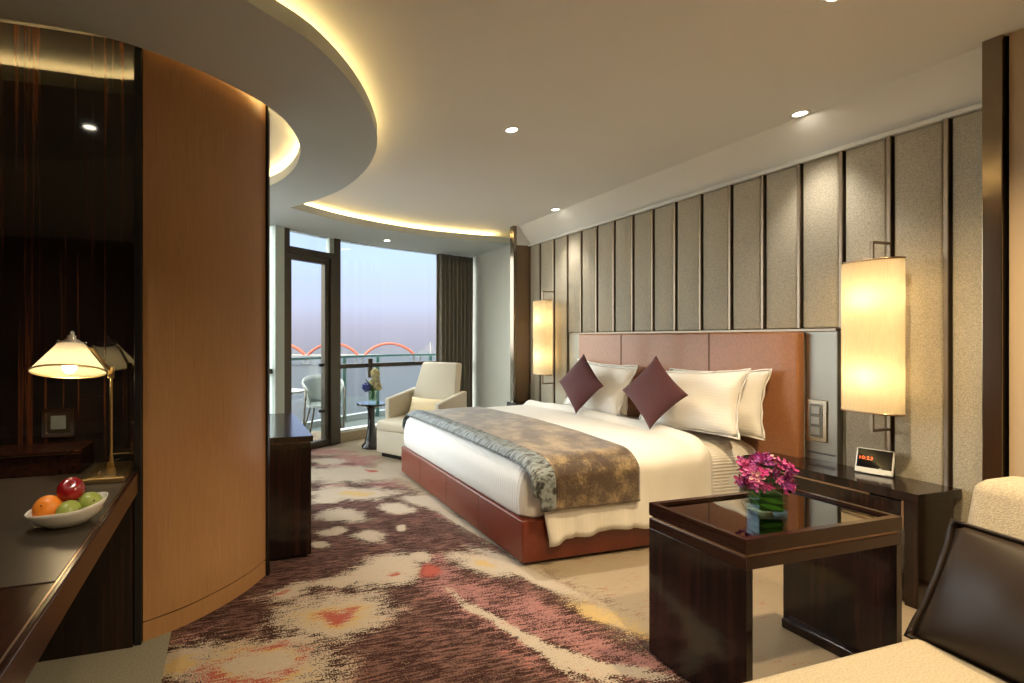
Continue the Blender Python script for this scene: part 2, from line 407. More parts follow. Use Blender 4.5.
# floor with woven pattern masks
def build_floor():
    x0, x1, y0, y1, st = -.25, 3.62, .0, 6.80, .025
    nx, ny = int((x1 - x0) / st), int((y1 - y0) / st)
    verts = [(x0 + (x1 - x0) * i / nx, y0 + (y1 - y0) * j / ny, 0) for j in range(ny + 1) for i in range(nx + 1)]
    faces = [(j * (nx + 1) + i, j * (nx + 1) + i + 1, (j + 1) * (nx + 1) + i + 1, (j + 1) * (nx + 1) + i) for j in range(ny) for i in range(nx)]
    me = bpy.data.meshes.new('floor'); me.from_pydata(verts, [], faces)
    # (kind, u, v, ru, rv, tilt in picture, inner hole fraction)
    bl = [('c', 352, 474, 60, 8, 0, 0), ('p', 330, 452, 26, 3, 0, 0), ('p', 385, 484, 26, 4, 0, 0), ('p', 335, 486, 16, 3, 0, 0), ('c', 395, 466, 16, 3, 0, 0), ('c', 330, 461, 18, 3, 0, 0), ('p', 357, 459, 26, 5, 0, 0), ('p', 345, 465, 30, 3, 0, 0), ('p', 400, 475, 20, 3, 0, 0), ('r', 371, 470.5, 8, 1.2, 0, 0),
          ('c', 350, 493, 50, 7, 0, 0), ('y', 356, 493, 16, 3, 0, 0), ('c', 328, 500, 20, 4, 0, 0), ('c', 340, 516, 27, 5.5, 0, 0), ('c', 333, 532, 17, 5, 0, 0), ('c', 322, 548, 10, 4, 0, 0),
          ('c', 395, 508, 16, 5, 0, 0), ('p', 393, 508, 10, 3, 0, 0), ('c', 427, 502, 24, 6, 12, 0), ('p', 428, 503, 14, 3, 10, 0), ('c', 372, 538, 14, 6, 0, 0), ('c', 400, 528, 6, 3, 0, 0),
          ('c', 388, 571, 42, 17, -12, 0), ('p', 400, 576, 8, 3, 0, 0), ('r', 395, 575, 7, 1.6, -25, 0), ('p', 437, 572, 28, 20, 0, 0), ('r', 431, 569, 10, 6, -10, 0), ('c', 418, 558, 14, 6, 0, 0),
          ('c', 484, 565, 28, 12, 10, 0), ('y', 478, 563, 10, 3, 10, 0), ('p', 484, 567, 12, 3, 0, 0), ('c', 340, 580, 24, 6, -8, 0), ('p', 322, 583, 18, 4, 0, 0),
          ('c', 282, 592, 32, 8, -6, 0), ('r', 279, 592, 14, 2.0, -12, 0), ('c', 250, 600, 20, 5, 0, 0),
          ('c', 334, 613, 56, 19, -3, 0), ('y', 332, 613, 38, 11, -3, 0), ('r', 332, 612, 20, 6.5, -5, 0), ('p', 300, 626, 14, 4, 0, 0),
          ('c', 262, 664, 78, 30, 0, 0), ('y', 262, 664, 58, 24, 0, .55), ('r', 262, 662, 50, 18, -8, .72), ('c', 255, 666, 30, 12, 0, 0),
          ('c', 192, 656, 30, 26, 0, 0), ('y', 188, 664, 20, 14, 0, 0), ('p', 190, 637, 18, 4, -10, 0), ('c', 300, 690, 60, 12, 0, 0),
          ('p', 500, 612, 62, 34, 24, 0), ('p', 560, 628, 66, 26, 24, 0), ('y', 600, 612, 32, 12, 14, 0), ('p', 610, 655, 50, 26, 20, 0),
          ('c', 508, 628, 46, 8, 38, 0), ('c', 560, 656, 52, 9, 22, 0), ('c', 625, 674, 40, 8, 8, 0), ('c', 480, 533, 50, 5, 42, 0), ('c', 520, 570, 46, 10, 26, 0),
          ('c', 300, 640, 30, 5, 0, 0), ('d', 223, 612, 40, 20, -14, 0), ('p', 455, 520, 24, 5, 30, 0)]
    pre = []
    for k, u, v, ru, rv, tl, hole in bl:
        x, y, d = floor_pt(u, v)
        pre.append((k, x, y, ru * d / F, rv * d * d / (F * EYE), math.radians(tl), hole))
    A = me.color_attributes.new('pat_a', 'FLOAT_COLOR', 'POINT'); Bt = me.color_attributes.new('pat_b', 'FLOAT_COLOR', 'POINT')
    ea = Vector(floor_pt(500, 556)[:2]); eb = Vector(floor_pt(668, 668)[:2])   # where the brown field gives way to plain beige
    ed = (eb - ea).normalized(); en = Vector((ed.y, -ed.x))
    if en.x < 0: en = -en
    for idx, (x, y, z) in enumerate(verts):
        m = dict(c=0, p=0, r=0, y=0, d=0)
        wx = x + .07 * noise.noise(Vector((x * 3.1, y * 3.1, 1))) + .03 * noise.noise(Vector((x * 9, y * 9, 4)))
        wy = y + .10 * noise.noise(Vector((x * 3.1, y * 3.1, 7))) + .03 * noise.noise(Vector((x * 9, y * 9, 9)))
        for k, bx, by, rx, ry, tl, hole in pre:
            dx, dy = wx - bx, wy - by
            if abs(dx) > 2.2 or abs(dy) > 2.2: continue
            a = dx * CS - dy * SN; b = dx * SN + dy * CS
            # tilt is applied in picture-like units
            a2, b2 = a / rx, -b / ry
            if tl:
                q = rx / (ry + 1e-6); q = 1 if q > 1e9 else q
                ru_, rv_ = rx, ry * .42
                A_, B_ = a, -b * .42
                a2 = (A_ * math.cos(tl) + B_ * math.sin(tl)) / ru_; b2 = (-A_ * math.sin(tl) + B_ * math.cos(tl)) / rv_
            r = math.sqrt(a2 * a2 + b2 * b2)
            val = max(0, min(1, (1.5 - r) / 1.0))
            if hole: val = min(val, max(0, min(1, (r - hole * .75) / (hole * .45))))
            m[k] = max(m[k], val)
        s = (Vector((wx, wy)) - ea).dot(en)
        dark = max(0, min(1, (.34 - s) / .45))
        if y > 5.0: dark *= max(.46, 1 - (y - 5.0) / .9) 
        cov = max(m['c'] * (1 - m['d']), 0)
        A.data[idx].color = (dark, m['p'] * (.60 if y < 4.2 else .78), cov, 1); Bt.data[idx].color = (m['r'] * .85, m['y'] * .72, 0, 1)
    me.materials.append(M['carpet'])
    o = bpy.data.objects.new('floor', me); COL.objects.link(o); o['kind'] = 'structure'
build_floor()
bm = bmesh.new(); prism(bm, [[(-3.4, -2.6), (-.25, -2.6), (-.25, 4.93), (-1.3, 4.05), (-3.4, 4.05)]], -.05, 0); struct('floor', bm, M['carpet_grey'])
struct('floor', B((-.25, -2.6, -.05), (3.62, 0, 0)), plain('beige_carpet', (.34, .28, .18), .95, bump=.8, bscale=160, var=.15, spec=.1))

# walls
def wall_panels():
    ys = [5.194, 4.988, 4.73, 4.504, 4.285, 4.062, 3.834, 3.610, 3.391, 3.169, 2.943, 2.709, 2.481, 2.258, 2.034, 1.813, 1.588, 1.34]
    w = struct('wall_right', B((XW + .02, 1.30, 0), (XW + .15, 6.9, 2.75)), M['wall_paint'])
    for a, b in zip(ys, ys[1:]):
        z0 = 1.385 if (b < 4.3 and a > 2.3) else .02
        if 4.2 < b < 4.35: z0 = 1.385
        if abs(a - 2.258) < .01: z0 = 1.385
        obj('fabric_panel', B((XW - .022, b + .016, z0), (XW + .02, a - .016, 2.452), .012, 3), M['fabric_wall'], w, smooth='auto')
        obj('metal_strip', B((XW - .034, b - .009, z0 if z0 > 1 else 0.02), (XW + .02, b + .009, 2.455), .003), M['bronze'], w)
    obj('metal_strip', B((XW - .03, 5.17, 0.02), (XW + .02, 5.19, 2.455)), M['bronze'], w)
    obj('metal_strip', B((XW - .03, 2.06, 1.367), (XW + .02, 4.46, 1.381)), M['bronze'], w)
    obj('cornice_strip', B((XW - .045, 1.34, 2.455), (XW + .02, 5.19, 2.478)), M['paint'], w)
    for y0, y1 in ((2.05, 2.222), (4.236, 4.46)):
        obj('metal_panel', B((XW - .03, y0, .02), (XW + .02, y1, 1.365), .004), M['steel'], w)
wall_panels()
bm = bmesh.new()      # sloped plaster band between panels and ceiling
for x, z in ((3.596, 2.478), (3.43, CEIL), (3.70, CEIL), (3.70, 2.478)):
    for y in (1.30, 5.20): bm.verts.new((x, y, z))
bm.verts.ensure_lookup_table()
V = bm.verts
for i in range(4):
    a, b = 2 * i, 2 * ((i + 1) % 4)
    bm.faces.new((V[a], V[b], V[b + 1], V[a + 1]))
bm.faces.new((V[0], V[2], V[4], V[6])); bm.faces.new((V[1], V[3], V[5], V[7]))
struct('trim_1', bm, M['paint'])
# returns and metal fins
struct('wall_return', B((3.39, 5.195, 0), (XW + .02, 5.26, 2.466)), M['fabric_brown'])
struct('wall_return', B((3.39, 5.195, 2.466), (XW + .02, 5.26, CEIL)), M['paint'])
struct('trim_2', B((3.345, 5.185, 0), (3.39, 5.262, CEIL), .003), M['bronze_fin'])
struct('trim_3', B((3.372, 1.324, 0), (XW + .02, 1.386, CEIL), .003), M['bronze_fin'])
struct('trim_4', B((3.42, 1.314, 0), (XW + .02, 1.324, CEIL)), M['black'])
struct('wall_right', B((3.400, -2.6, 0), (3.62, 1.314, CEIL)), M['tan_wall'])
struct('wall_right', B((3.60, 5.26, 0), (3.75, 6.76, CEIL)), M['wall_paint'])
struct('wall_rear', B((-3.4, -2.75, 0), (3.6, -2.6, CEIL)), M['dark_panel'])
struct('wall_left', B((-3.55, -2.6, 0), (-3.4, 4.05, CEIL)), M['tan_wall'])
# lacquered dark wall with cabinet joints
wl = struct('wall_dark', B((-3.4, 2.455, 0), (-.392, 2.60, CEIL)), M['lacquer_wall'])
obj('lower_cabinet_face', B((-3.4, 2.255, .0), (-.395, 2.455, .66), .002), M['ebony'], wl)
struct('trim_5', B((-.393, 2.262, 0), (-.363, 2.60, CEIL), .003), M['black'])
# curved veneer wall
cc = (-.72, 3.42)
arc = smooth_pts([(-.360, 2.284), (-.25, 2.333), (-.143, 2.398), (-.01, 2.503), (.10, 2.615), (.196, 2.742)], 5)
wc = struct('wall_curved', ribbon(bmesh.new(), arc, .088, CEIL, .05), M['veneer'], smooth='auto')
obj('skirting', ribbon(bmesh.new(), arc, 0, .080, .05), M['veneer'], wc, smooth='auto')
obj('skirting_groove', ribbon(bmesh.new(), [(x - .006, y + .006) for x, y in arc], .080, .088, .04), M['black'], wc)
a, b = Vector(arc[-2]), Vector(arc[-1]); dd = (b - a).normalized()
bm = bmesh.new(); bar(bm, (arc[-1][0] - .03 * 0 + dd.x * .0 - dd.y * .03, arc[-1][1] + dd.x * .03, 0), (arc[-1][0] + dd.x * .02 - dd.y * .03, arc[-1][1] + dd.y * .02 + dd.x * .03, 0), .09, CEIL)
struct('trim_6', bm, M['black'])
struct('wall_core', B((-3.4, 2.80, 0), (.06, 2.86, CEIL)), M['wall_paint'])
struct('wall_left', B((-1.36, 2.86, 0), (-1.28, 4.07, CEIL)), M['wall_paint'])

# ceilings
bm = bmesh.new(); prism(bm, [[(-3.5, -2.7), (3.75, -2.7), (3.75, 6.95), (2.9, 6.85), (1.2, 6.15), (-1.4, 4.2), (-3.5, 4.2)]], CEIL, CEIL + .06)
struct('ceiling', bm, M['paint'])
ring_out = [(-3.4, .98), (-2.2, .98), (-1.4, 1.02), (-.80, 1.20), (-.30, 1.54), (.06, 1.832), (.339, 2.023), (.583, 2.30), (.77, 2.609), (.915, 2.962), (.972, 3.397), (.92, 3.888), (.76, 4.30), (.56, 4.62)]
cove2 = [(.56, 4.62), (1.082, 4.975), (1.736, 5.27), (2.472, 5.47), (3.39, 5.56)]
edge = smooth_pts(ring_out, 6)[:-1] + smooth_pts(cove2, 6)
outer = edge + [(3.60, 5.56), (3.60, 6.74), (2.92, 6.54), (2.15, 6.30), (1.35, 5.97), (.46, 5.40), (-.5, 4.70), (-1.28, 4.06), (-1.28, 2.9), (-3.4, 2.9)]
inner = smooth_pts([(-3.3, 2.215), (-1.6, 2.205), (-.86, 2.199), (-.589, 2.200), (-.389, 2.245), (-.151, 2.360), (.024, 2.480), (.199, 2.636), (.351, 2.864), (.455, 3.195), (.452, 3.60), (.32, 4.00), (.0, 4.25), (-.4, 4.36), (-.85, 4.3), (-1.15, 4.05)], 5)
inner = inner + [(-1.2, 3.4), (-1.2, 2.95), (-3.3, 2.95)]
inner = [(max(x, -3.3), y) for x, y in inner]
outer = [(x, y) for x, y in outer]
outer[-1] = (-3.4, 3.0)
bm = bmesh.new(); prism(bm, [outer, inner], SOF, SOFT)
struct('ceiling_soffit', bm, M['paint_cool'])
def offset(pts, d):
    out = []
    for i in range(len(pts)):
        a = Vector(pts[max(i - 1, 0)][:2]); b = Vector(pts[min(i + 1, len(pts) - 1)][:2]); q = (b - a).normalized()
        out.append((pts[i][0] - q.y * d, pts[i][1] + q.x * d))
    return out
e1 = smooth_pts(ring_out, 6)[:-4]; e2 = smooth_pts(cove2, 6)[3:]
for nm, pts, lab in (('cove_light_strip', offset(e1, .15), 'warm light strip hidden above the outer edge of the ring soffit'),
                     ('cove_light_strip', offset(e2, .15), 'warm light strip hidden above the soffit along the window'),
                     ('cove_light_strip', offset([p for p in inner[1:-4]], -.10), 'warm light strip hidden above the inner edge of the ring soffit')):
    bm = bmesh.new(); ribbon(bm, pts, SOFT + .002, SOFT + .010, .03)
    o = obj(nm, bm, M['led']); tag(o, lab, 'cove light')
# cove upstands behind the strips
bm = bmesh.new(); ribbon(bm, offset(e1, .30), SOFT, CEIL, .01); struct('trim_7', bm, M['paint'])
bm = bmesh.new(); ribbon(bm, offset(e2, .30), SOFT, CEIL, .01); struct('trim_8', bm, M['paint'])

# downlights
def downlight(x, y, z, label, power, spot=True, size=1.25, r=.034, blend=.8, col=(1, .90, .77)):
    t = thing('ceiling_downlight', label, 'downlight', (x, y, z - .006), 'recessed ceiling downlights')
    bm = bmesh.new(); lathe(bm, [(r, -.003), (r + .014, -.006), (r + .016, .0), (r + .014, .005), (r, .005)], (x, y, z), 28, close=False); obj('rim', bm, M['white'], t, smooth=True)
    bm = bmesh.new(); cyl(bm, (x, y, z - .0025), r, .004, 28); obj('lens', bm, M['downlight'], t)
    if power:
        ld = bpy.data.lights.new('downlight_lamp', 'SPOT'); ld.energy = power; ld.color = col; ld.spot_size = size; ld.spot_blend = blend; ld.shadow_soft_size = .04
        lo = bpy.data.objects.new('downlight_lamp', ld); COL.objects.link(lo); lo.parent = t; lo.location = (0, 0, -.012)
P_ROOM = 85
downlight(1.798 * 1.0, 2.81, CEIL, 'downlight in the middle of the ceiling above the foot of the bed', P_ROOM)
downlight(3.37, 2.128, CEIL, 'downlight near the wall panels above the bedside shelf with the clock', 24, size=1.3)
downlight(3.36, 4.42, CEIL, 'downlight near the wall panels at the far side of the bed', 28, size=1.3)
downlight(1.934, 5.836, SOF, 'downlight in the lower soffit before the window', 14)
downlight(2.35, 1.35, CEIL, 'added fill downlight above the coffee table, unseen outside the picture', 130, size=2.2, col=(1, .74, .42))  # unseen wide warm spot, added as fill for table and carpet
downlight(1.3, .3, CEIL, 'added fill downlight above the sofa, unseen outside the picture', 120, size=2.4, col=(1, .76, .46))  # another added out-of-view spot, for ambient fill near the sofa
downlight(.3, -1.2, CEIL, 'added fill downlight behind the camera, unseen outside the picture', 120, size=2.4, col=(1, .76, .46))  # added lamp behind the camera, raises the ambient light
downlight(-.79, 1.73, SOF, 'downlight in the ring soffit above the desk, seen mirrored in the lacquered wall', 22, size=1.5)

# ---------------------------------------------------------------- window wall
def seg_pts(u0, u1, n=10): return [win_at(u0 + (u1 - u0) * i / n) for i in range(n + 1)]
def frame_post(name, u0, u1, z0, z1, dep, mat, parent=None):
    a = win_at(u0); b = win_at(u1); bm = bmesh.new(); bar(bm, (a[0], a[1], z0), (b[0], b[1], z0), dep, z1 - z0)
    return obj(name, bm, mat, parent)
w1 = struct('window_1', ribbon(bmesh.new(), seg_pts(334.5, 470, 14), .14, SOF, .012), M['glass'])
frame_post('mullion', 332.5, 338.0, 0, SOF, .10, M['frame'], w1)
bm = ribbon(bmesh.new(), seg_pts(338, 470, 14), .935, .99, .07, 1); obj('transom', bm, M['frame'], w1)
q = win_at(369.5); bm = bmesh.new(); box(bm, (q[0] - .03, q[1] - .05, .80), (q[0] + .03, q[1], 1.055), .004); obj('window_latch', bm, M['frame'], w1)
obj('sill_rail', ribbon(bmesh.new(), seg_pts(338, 470, 14), .115, .15, .10, 1), M['white'], w1)
struct('trim_9', ribbon(bmesh.new(), seg_pts(338, 470, 14), -.02, .115, .10, 1), M['stone'])
w2 = struct('window_2', ribbon(bmesh.new(), seg_pts(284, 200, 8)[::-1], .05, SOF, .012), M['glass'])
frame_post('pale_mullion', 272.5, 281.5, 0, SOF, .10, M['mullion'], w2)
frame_post('mullion', 281.5, 287.0, 0, SOF, .10, M['frame'], w2)
bm = ribbon(bmesh.new(), seg_pts(200, 281, 8), .93, .985, .07, 1); obj('transom', bm, M['frame'], w2)
w3 = struct('window_3', ribbon(bmesh.new(), seg_pts(287, 332, 3), 2.36, SOF, .012), M['glass'])
frame_post('pale_mullion', 328, 332.5, 2.36, SOF, .06, M['mullion'], w3)
d1 = struct('door_1', ribbon(bmesh.new(), seg_pts(289.5, 323.5, 3), .08, 2.26, .012), M['glass'])
def door_bar(name, u0, u1, z0, z1, dep, par=d1): return frame_post(name, u0, u1, z0, z1, dep, M['frame'], par)
door_bar('door_frame', 287, 332.5, 2.30, 2.37, .11)
door_bar('door_rail', 289, 327, 2.23, 2.295, .06)
door_bar('door_rail', 287, 332.5, 0, .08, .08)
door_bar('door_stile', 287, 289.8, .08, 2.295, .06)
door_bar('door_stile', 323, 327.5, .08, 2.295, .07)
door_bar('door_jamb', 327.5, 332.5, .0, 2.37, .13)
for zz in (.42, .98):
    q = win_at(321.5); bm = bmesh.new(); box(bm, (q[0] - .04, q[1] - .06, zz), (q[0] + .03, q[1] - .02, zz + .035), .004); obj('door_hinge', bm, M['black'], d1)
# header above glass
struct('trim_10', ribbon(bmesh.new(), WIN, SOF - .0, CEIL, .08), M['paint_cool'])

# curtain
def curtain():
    a = Vector((2.90, 6.44)); b = Vector((3.56, 6.63)); d = (b - a); L = d.length; d.normalize(); nn = Vector((-d.y, d.x))
    bm = bmesh.new(); cols = []
    N = 150; Z = [0.02, .6, 1.2, 1.8, 2.3, 2.55]
    for i in range(N + 1):
        s = i / N; col = []
        for k, z in enumerate(Z):
            amp = .040 * (1 - .25 * k / 5)
            q = a + d * (L * (s + .006 * math.sin(s * 31 + z))) + nn * amp * (math.sin(s * 2 * PI * 9 + .25 * math.sin(z * 2)) + .35 * math.sin(s * 2 * PI * 4.3 + 1 + z * .2))
            col.append(bm.verts.new((q.x, q.y, z)))
        cols.append(col)
    for p_, q_ in zip(cols, cols[1:]):
        for k in range(len(Z) - 1): bm.faces.new((p_[k], q_[k], q_[k + 1], p_[k + 1]))
    o = obj('curtain', bm, M['curtain'], smooth=True)
    md = o.modifiers.new('t', 'SOLIDIFY'); md.thickness = .006
    tag(o, 'grey brown pleated full length curtain gathered at the right end of the window', 'curtain')
curtain()

# ---------------------------------------------------------------- outdoors
RAIL = smooth_pts([(-1.6, 5.4), (-.2, 6.35), (1.10, 7.23), (2.5, 8.10), (3.6, 8.33), (5.2, 8.30)], 6)
bm = bmesh.new(); prism(bm, [[(x, y) for x, y in WIN] + [(5.2, 6.9)] + [(x, y + .12) for x, y in RAIL[::-1]]], -.20, -.04)
struct('floor_balcony', bm, M['deck'])
bal = thing('balcony_railing', 'glass balcony balustrade with a slim green handrail beyond the window', 'railing', (1.8, 7.7, -.04))
obj('handrail', ribbon(bmesh.new(), RAIL, 1.0, 1.035, .06), M['railgreen'], bal)
obj('glass_panel', ribbon(bmesh.new(), offset(RAIL, .02), .06, 1.0, .012), M['railglass'], bal)
obj('kerb', ribbon(bmesh.new(), RAIL, -.04, .045, .10), M['outwhite'], bal)
for x, y in (RAIL[9], RAIL[15], RAIL[18], RAIL[24], RAIL[28]):
    bm = bmesh.new(); box(bm, (x - .03, y - .045, -.04), (x + .03, y - .01, 1.0), .004); obj('post', bm, M['railgreen'], bal)

def balcony_furniture():
    tx, ty = floor_pt(276, 421.5, 0)[:2]
    tx, ty = .66, 6.02
    t = thing('balcony_table', 'round white balcony table seen through the door glass', 'table', (tx, ty, -.04))
    bm = bmesh.new(); lathe(bm, [(.0001, 0), (.24, .0), (.25, .012), (.25, .02), (.0001, .02)], (tx, ty, .66), 32, close=False); obj('tabletop', bm, M['outwhite'], t)
    bm = bmesh.new(); lathe(bm, [(.16, 0), (.17, .02), (.04, .05), (.03, .3), (.03, .64), (.14, .69), (.0001, .70)], (tx, ty, -.04), 24); obj('pedestal', bm, M['frame'], t, smooth=True)
    c = thing('balcony_chair', 'white shell balcony armchair with dark bent legs beside the round balcony table', 'chair', (1.26, 6.55, -.04))
    cx, cy = 1.26, 6.62
    bm = bmesh.new(); n = 24; rows = []
    for j in range(7):
        v = j / 6; row = []
        for i in range(n + 1):
            a = math.radians(-70 + 320 * 0 + 250 * i / n - 55)
            hgt = .40 + .40 * v * (0.55 + .45 * math.sin(PI * i / n) ** .7)
            rr = .24 + .05 * v
            row.append(bm.verts.new((cx + rr * math.cos(a + PI * .5), cy + rr * math.sin(a + PI * .5), hgt)))
        rows.append(row)
    for p_, q_ in zip(rows, rows[1:]):
        for i in range(n): bm.faces.new((p_[i], p_[i + 1], q_[i + 1], q_[i]))
    o = obj('backrest', bm, M['outwhite'], c, smooth=True); o.modifiers.new('s', 'SOLIDIFY').thickness = .012
    bm = bmesh.new(); cyl(bm, (cx, cy, .385), .25, .03, 32); obj('seat', bm, M['outwhite'], c, smooth='auto')
    for sx in (-1, 1):
        for sy in (-1, 1):
            pts = smooth_pts([(cx + sx * .15, cy + sy * .15, .39), (cx + sx * .19, cy + sy * .19, .2), (cx + sx * .25, cy + sy * .24, -.04)], 4)
            obj('leg', tube(bmesh.new(), pts, .014), M['frame'], c, smooth=True)
    for s in (-1, 1):
        pts = smooth_pts([(cx + s * .27 - .05, cy - .26, -.04), (cx + s * .27 - .03, cy - .25, .35), (cx + s * .27, cy - .15, .60), (cx + s * .28, cy + .08, .70)], 6)
        obj('armrest', tube(bmesh.new(), pts, .016), M['frame'], c, smooth=True)
balcony_furniture()

# river and bridge, a kilometre away
bm = bmesh.new(); bmesh.ops.create_grid(bm, x_segments=1, y_segments=1, size=1)
for v in bm.verts: v.co = Vector((v.co.x * 2600, 30 + (v.co.y + 1) * 1150, -56))
o = struct('river_water', bm, M['water'])
fw = Vector((SN, CS, 0)); rt = Vector((CS, -SN, 0)); DB = 1077
def bp(u, v, dep=0): return fw * (DB + dep) + rt * ((u - CX) / F * DB) + Vector((0, 0, EYE + (HY - v) / F * DB))
br = thing('arch_bridge', 'distant river bridge of red arches on pale piers beyond the balcony', 'bridge', bp(340, 364))
bm = bmesh.new(); a, b = bp(120, 356), bp(520, 356)
for (p_, q_) in ((a, b),): bar(bm, (p_.x, p_.y, p_.z), (q_.x, q_.y, q_.z), 24, 3.2)
obj('deck', bm, M['bridge_pale'], br)
for c in (227, 280, 333, 389.5):
    hw = 24.5
    for dep in (-10, 10):
        pts = [bp(c + hw * math.cos(PI * i / 24), 355 - 11.5 * math.sin(PI * i / 24) ** 1.7, dep) for i in range(25)]
        obj('arch', tube(bmesh.new(), pts, 3.0, 6), M['bridge_red'], br, smooth=True)
    bm = bmesh.new()
    for i in range(1, 18):
        x = -1 + 2 * i / 18; y = 11.5 * math.sqrt(1 - x * x) ** 1.7
        tube(bm, [bp(c + hw * x, 355), bp(c + hw * x, 355 - y)], .25, 4)
    obj('hanger_cables', bm, M['bridge_pale'], br)
for c in (253.5, 306.5, 359, 417):
    bm = bmesh.new()
    tube(bm, [bp(c - 3.6, 356.5), bp(c - 1.8, 364.5)], 1.8, 6); tube(bm, [bp(c + 3.6, 356.5), bp(c + 1.8, 364.5)], 1.8, 6)
    tube(bm, [bp(c - 3, 364), bp(c + 3, 364)], 1.5, 6)
    obj('pier', bm, M['bridge_pale'], br)
bm = bmesh.new(); tube(bm, [bp(430.5, 356), bp(430.5, 342)], [1.8, 1.0], 6)
for k in range(5): tube(bm, [bp(430.5, 343 + k * 1.5), bp(430.5 - 14 + k * 2, 355)], .22, 4); tube(bm, [bp(430.5, 343 + k * 1.5), bp(430.5 + 14 - k * 2, 355)], .22, 4)
obj('cable_pylon', bm, M['bridge_pale'], br)

# ---------------------------------------------------------------- bed
X0, X1, Y0, Y1 = 1.625, 3.50, 2.43, 4.465
bed = thing('bed', 'king size bed with red brown leather base and tan leather headboard', 'bed', (2.55, 3.45, 0))
obj('base_frame', B((X0, Y0, .02), (X1, Y1, .268), .012, 3), M['leather_base'], bed, smooth='auto')
obj('plinth', B((X0 + .04, Y0 + .04, 0), (X1, Y1 - .04, .02)), M['black'], bed)
for k in range(1, 4):
    y = Y0 + (Y1 - Y0) * k / 4 + (.0 if k != 3 else .02)
    obj('seam', B((X0 - .0015, y - .002, .03), (X0 + .002, y + .002, .262)), M['seam'], bed)
hb = obj('headboard', B((3.50, 2.222, .02), (XW - .03, 4.236, 1.362), .014, 3), M['leather_head'], bed, smooth='auto')
for y in (3.669, 2.816):
    obj('seam', B((3.497, y - .003, .6), (3.503, y + .003, 1.358)), M['seam'], bed)
# mattress: bulging soft block
def soft_block(x0, x1, y0, y1, z0, z1, r, bulge=0, n=(30, 34, 8)):
    bm = B((x0, y0, z0), (x1, y1, z1), r, 5)
    return bm
def mattress():
    bm = bmesh.new(); secs = []
    prof = [(.0, .268), (-.020, .29), (-.026, .36), (-.02, .45), (-.005, .52), (.02, .56), (.055, .582), (.12, .592)]
    import itertools
    def ring(off, z):
        x0, x1, y0, y1 = X0 + .03 + off, X1, Y0 + .03 + off, Y1 - .03 - off; r = .07; pts = []
        for cx, cy, a0 in ((x0 + r, y0 + r, 180), (x1 - .01, y0 + r, 270), (x1 - .01, y1 - r, 0), (x0 + r, y1 - r, 90)):
            rx = r if cx < 2 else .008
            for k in range(7):
                a = math.radians(a0 + 15 * k); pts.append((cx + rx * math.cos(a), cy + r * math.sin(a), z))
        return [bm.verts.new(p) for p in pts]
    rs = [ring(o, z) for o, z in prof]
    for a, b in zip(rs, rs[1:]):
        for i in range(len(a)): bm.faces.new((a[i], a[(i + 1) % len(a)], b[(i + 1) % len(b)], b[i]))
    bm.faces.new(rs[0]); bm.faces.new(rs[-1])
    obj('mattress', bm, M['mattress'], bed, smooth='auto')
mattress()
def top_z(x):  # bed surface rises gently toward the pillows
    return .600 + .035 * max(0, min(1, (x - 1.9) / 1.0))
def drape(name, xs, hem_near, hem_far, lift, mat, thick, parent=None, xshift=None, wr=.004, ny=60, rim=None, foot=False, fam=1.0, low=None):
    """cloth over the bed: cross-section from far hem over the top to near hem"""
    bm = bmesh.new(); grid = []
    yn, yf = Y0 - .030 - lift * 1.7, Y1 + .030 + lift; R = .13
    for x in xs:
        zt = top_z(x) + lift + (rim(x) if rim else 0); hn, hf = hem_near(x), hem_far(x)
        path = []
        for k in range(9): path.append((yn, hn + (zt - R - hn) * k / 9, 1 - k / 9))
        for k in range(9):
            a = PI / 2 * k / 8; path.append((yn + R * 1.25 * (1 - math.cos(a)), zt - R + R * math.sin(a), 0))
        for k in range(1, ny): path.append((yn + R * 1.25 + (yf - yn - 2.5 * R) * k / ny, zt + .012 * math.sin(PI * k / ny), 0))
        for k in range(9):
            a = PI / 2 * (1 - k / 8); path.append((yf - R * 1.25 * (1 - math.cos(a)), zt - R + R * math.sin(a), 0))
        for k in range(1, 6): path.append((yf, zt - R - (zt - R - hf) * k / 5, 0))
        row = []
        for y, z, w in path:
            n1 = noise.noise(Vector((x * 3, y * 3, z * 3))) * wr * 2 + noise.noise(Vector((x * 9, y * 7, z * 5))) * wr
            fold = fam * w * w * (.022 * math.sin(x * 13) + .010 * math.sin(x * 31 + 1)) if w > 0 else 0
            xx = x + (xshift(y, z) * (x - xs[0]) / (xs[-1] - xs[0]) if xshift else 0) + (low(x, z) if low else 0)
            on_top = w == 0 and z > zt - R * .3
            row.append(bm.verts.new((xx, y - abs(fold) + (n1 if not on_top else 0), z + (n1 if on_top else 0))))
        grid.append(row)
    for a, b in zip(grid, grid[1:]):
        for k in range(len(a) - 1): bm.faces.new((a[k], b[k], b[k + 1], a[k + 1]))
    o = obj(name, bm, mat, parent, smooth=True)
    md = o.modifiers.new('thick', 'SOLIDIFY'); md.thickness = thick; md.offset = -1
    return o
def lin(a, b, n): return [a + (b - a) * i / n for i in range(n + 1)]
def hem(x): return .165 + .012 * math.sin(x * 9) - .05 * max(0, 1 - (x - 1.70) / .16)
def corner(y, z):   # the front edge swings back a little as it falls
    return 0
dv = drape('duvet', lin(1.695, 3.06, 60), hem, lambda x: .18, .004, M['linen'], .012,
           xshift=lambda y, z: -.06 * max(0, min(1, (2.75 - y) / .35)), low=lambda x, z: max(0, 1 - (x - 1.695) / .3) * (.02 + .06 * max(0, min(1, (.50 - z) / .35))),
           rim=lambda x: .048 * math.exp(-((x - 3.02) / .035) ** 2), wr=.005)
tag(dv, 'cream white duvet spread over the king size bed, hanging over its near side', 'duvet')
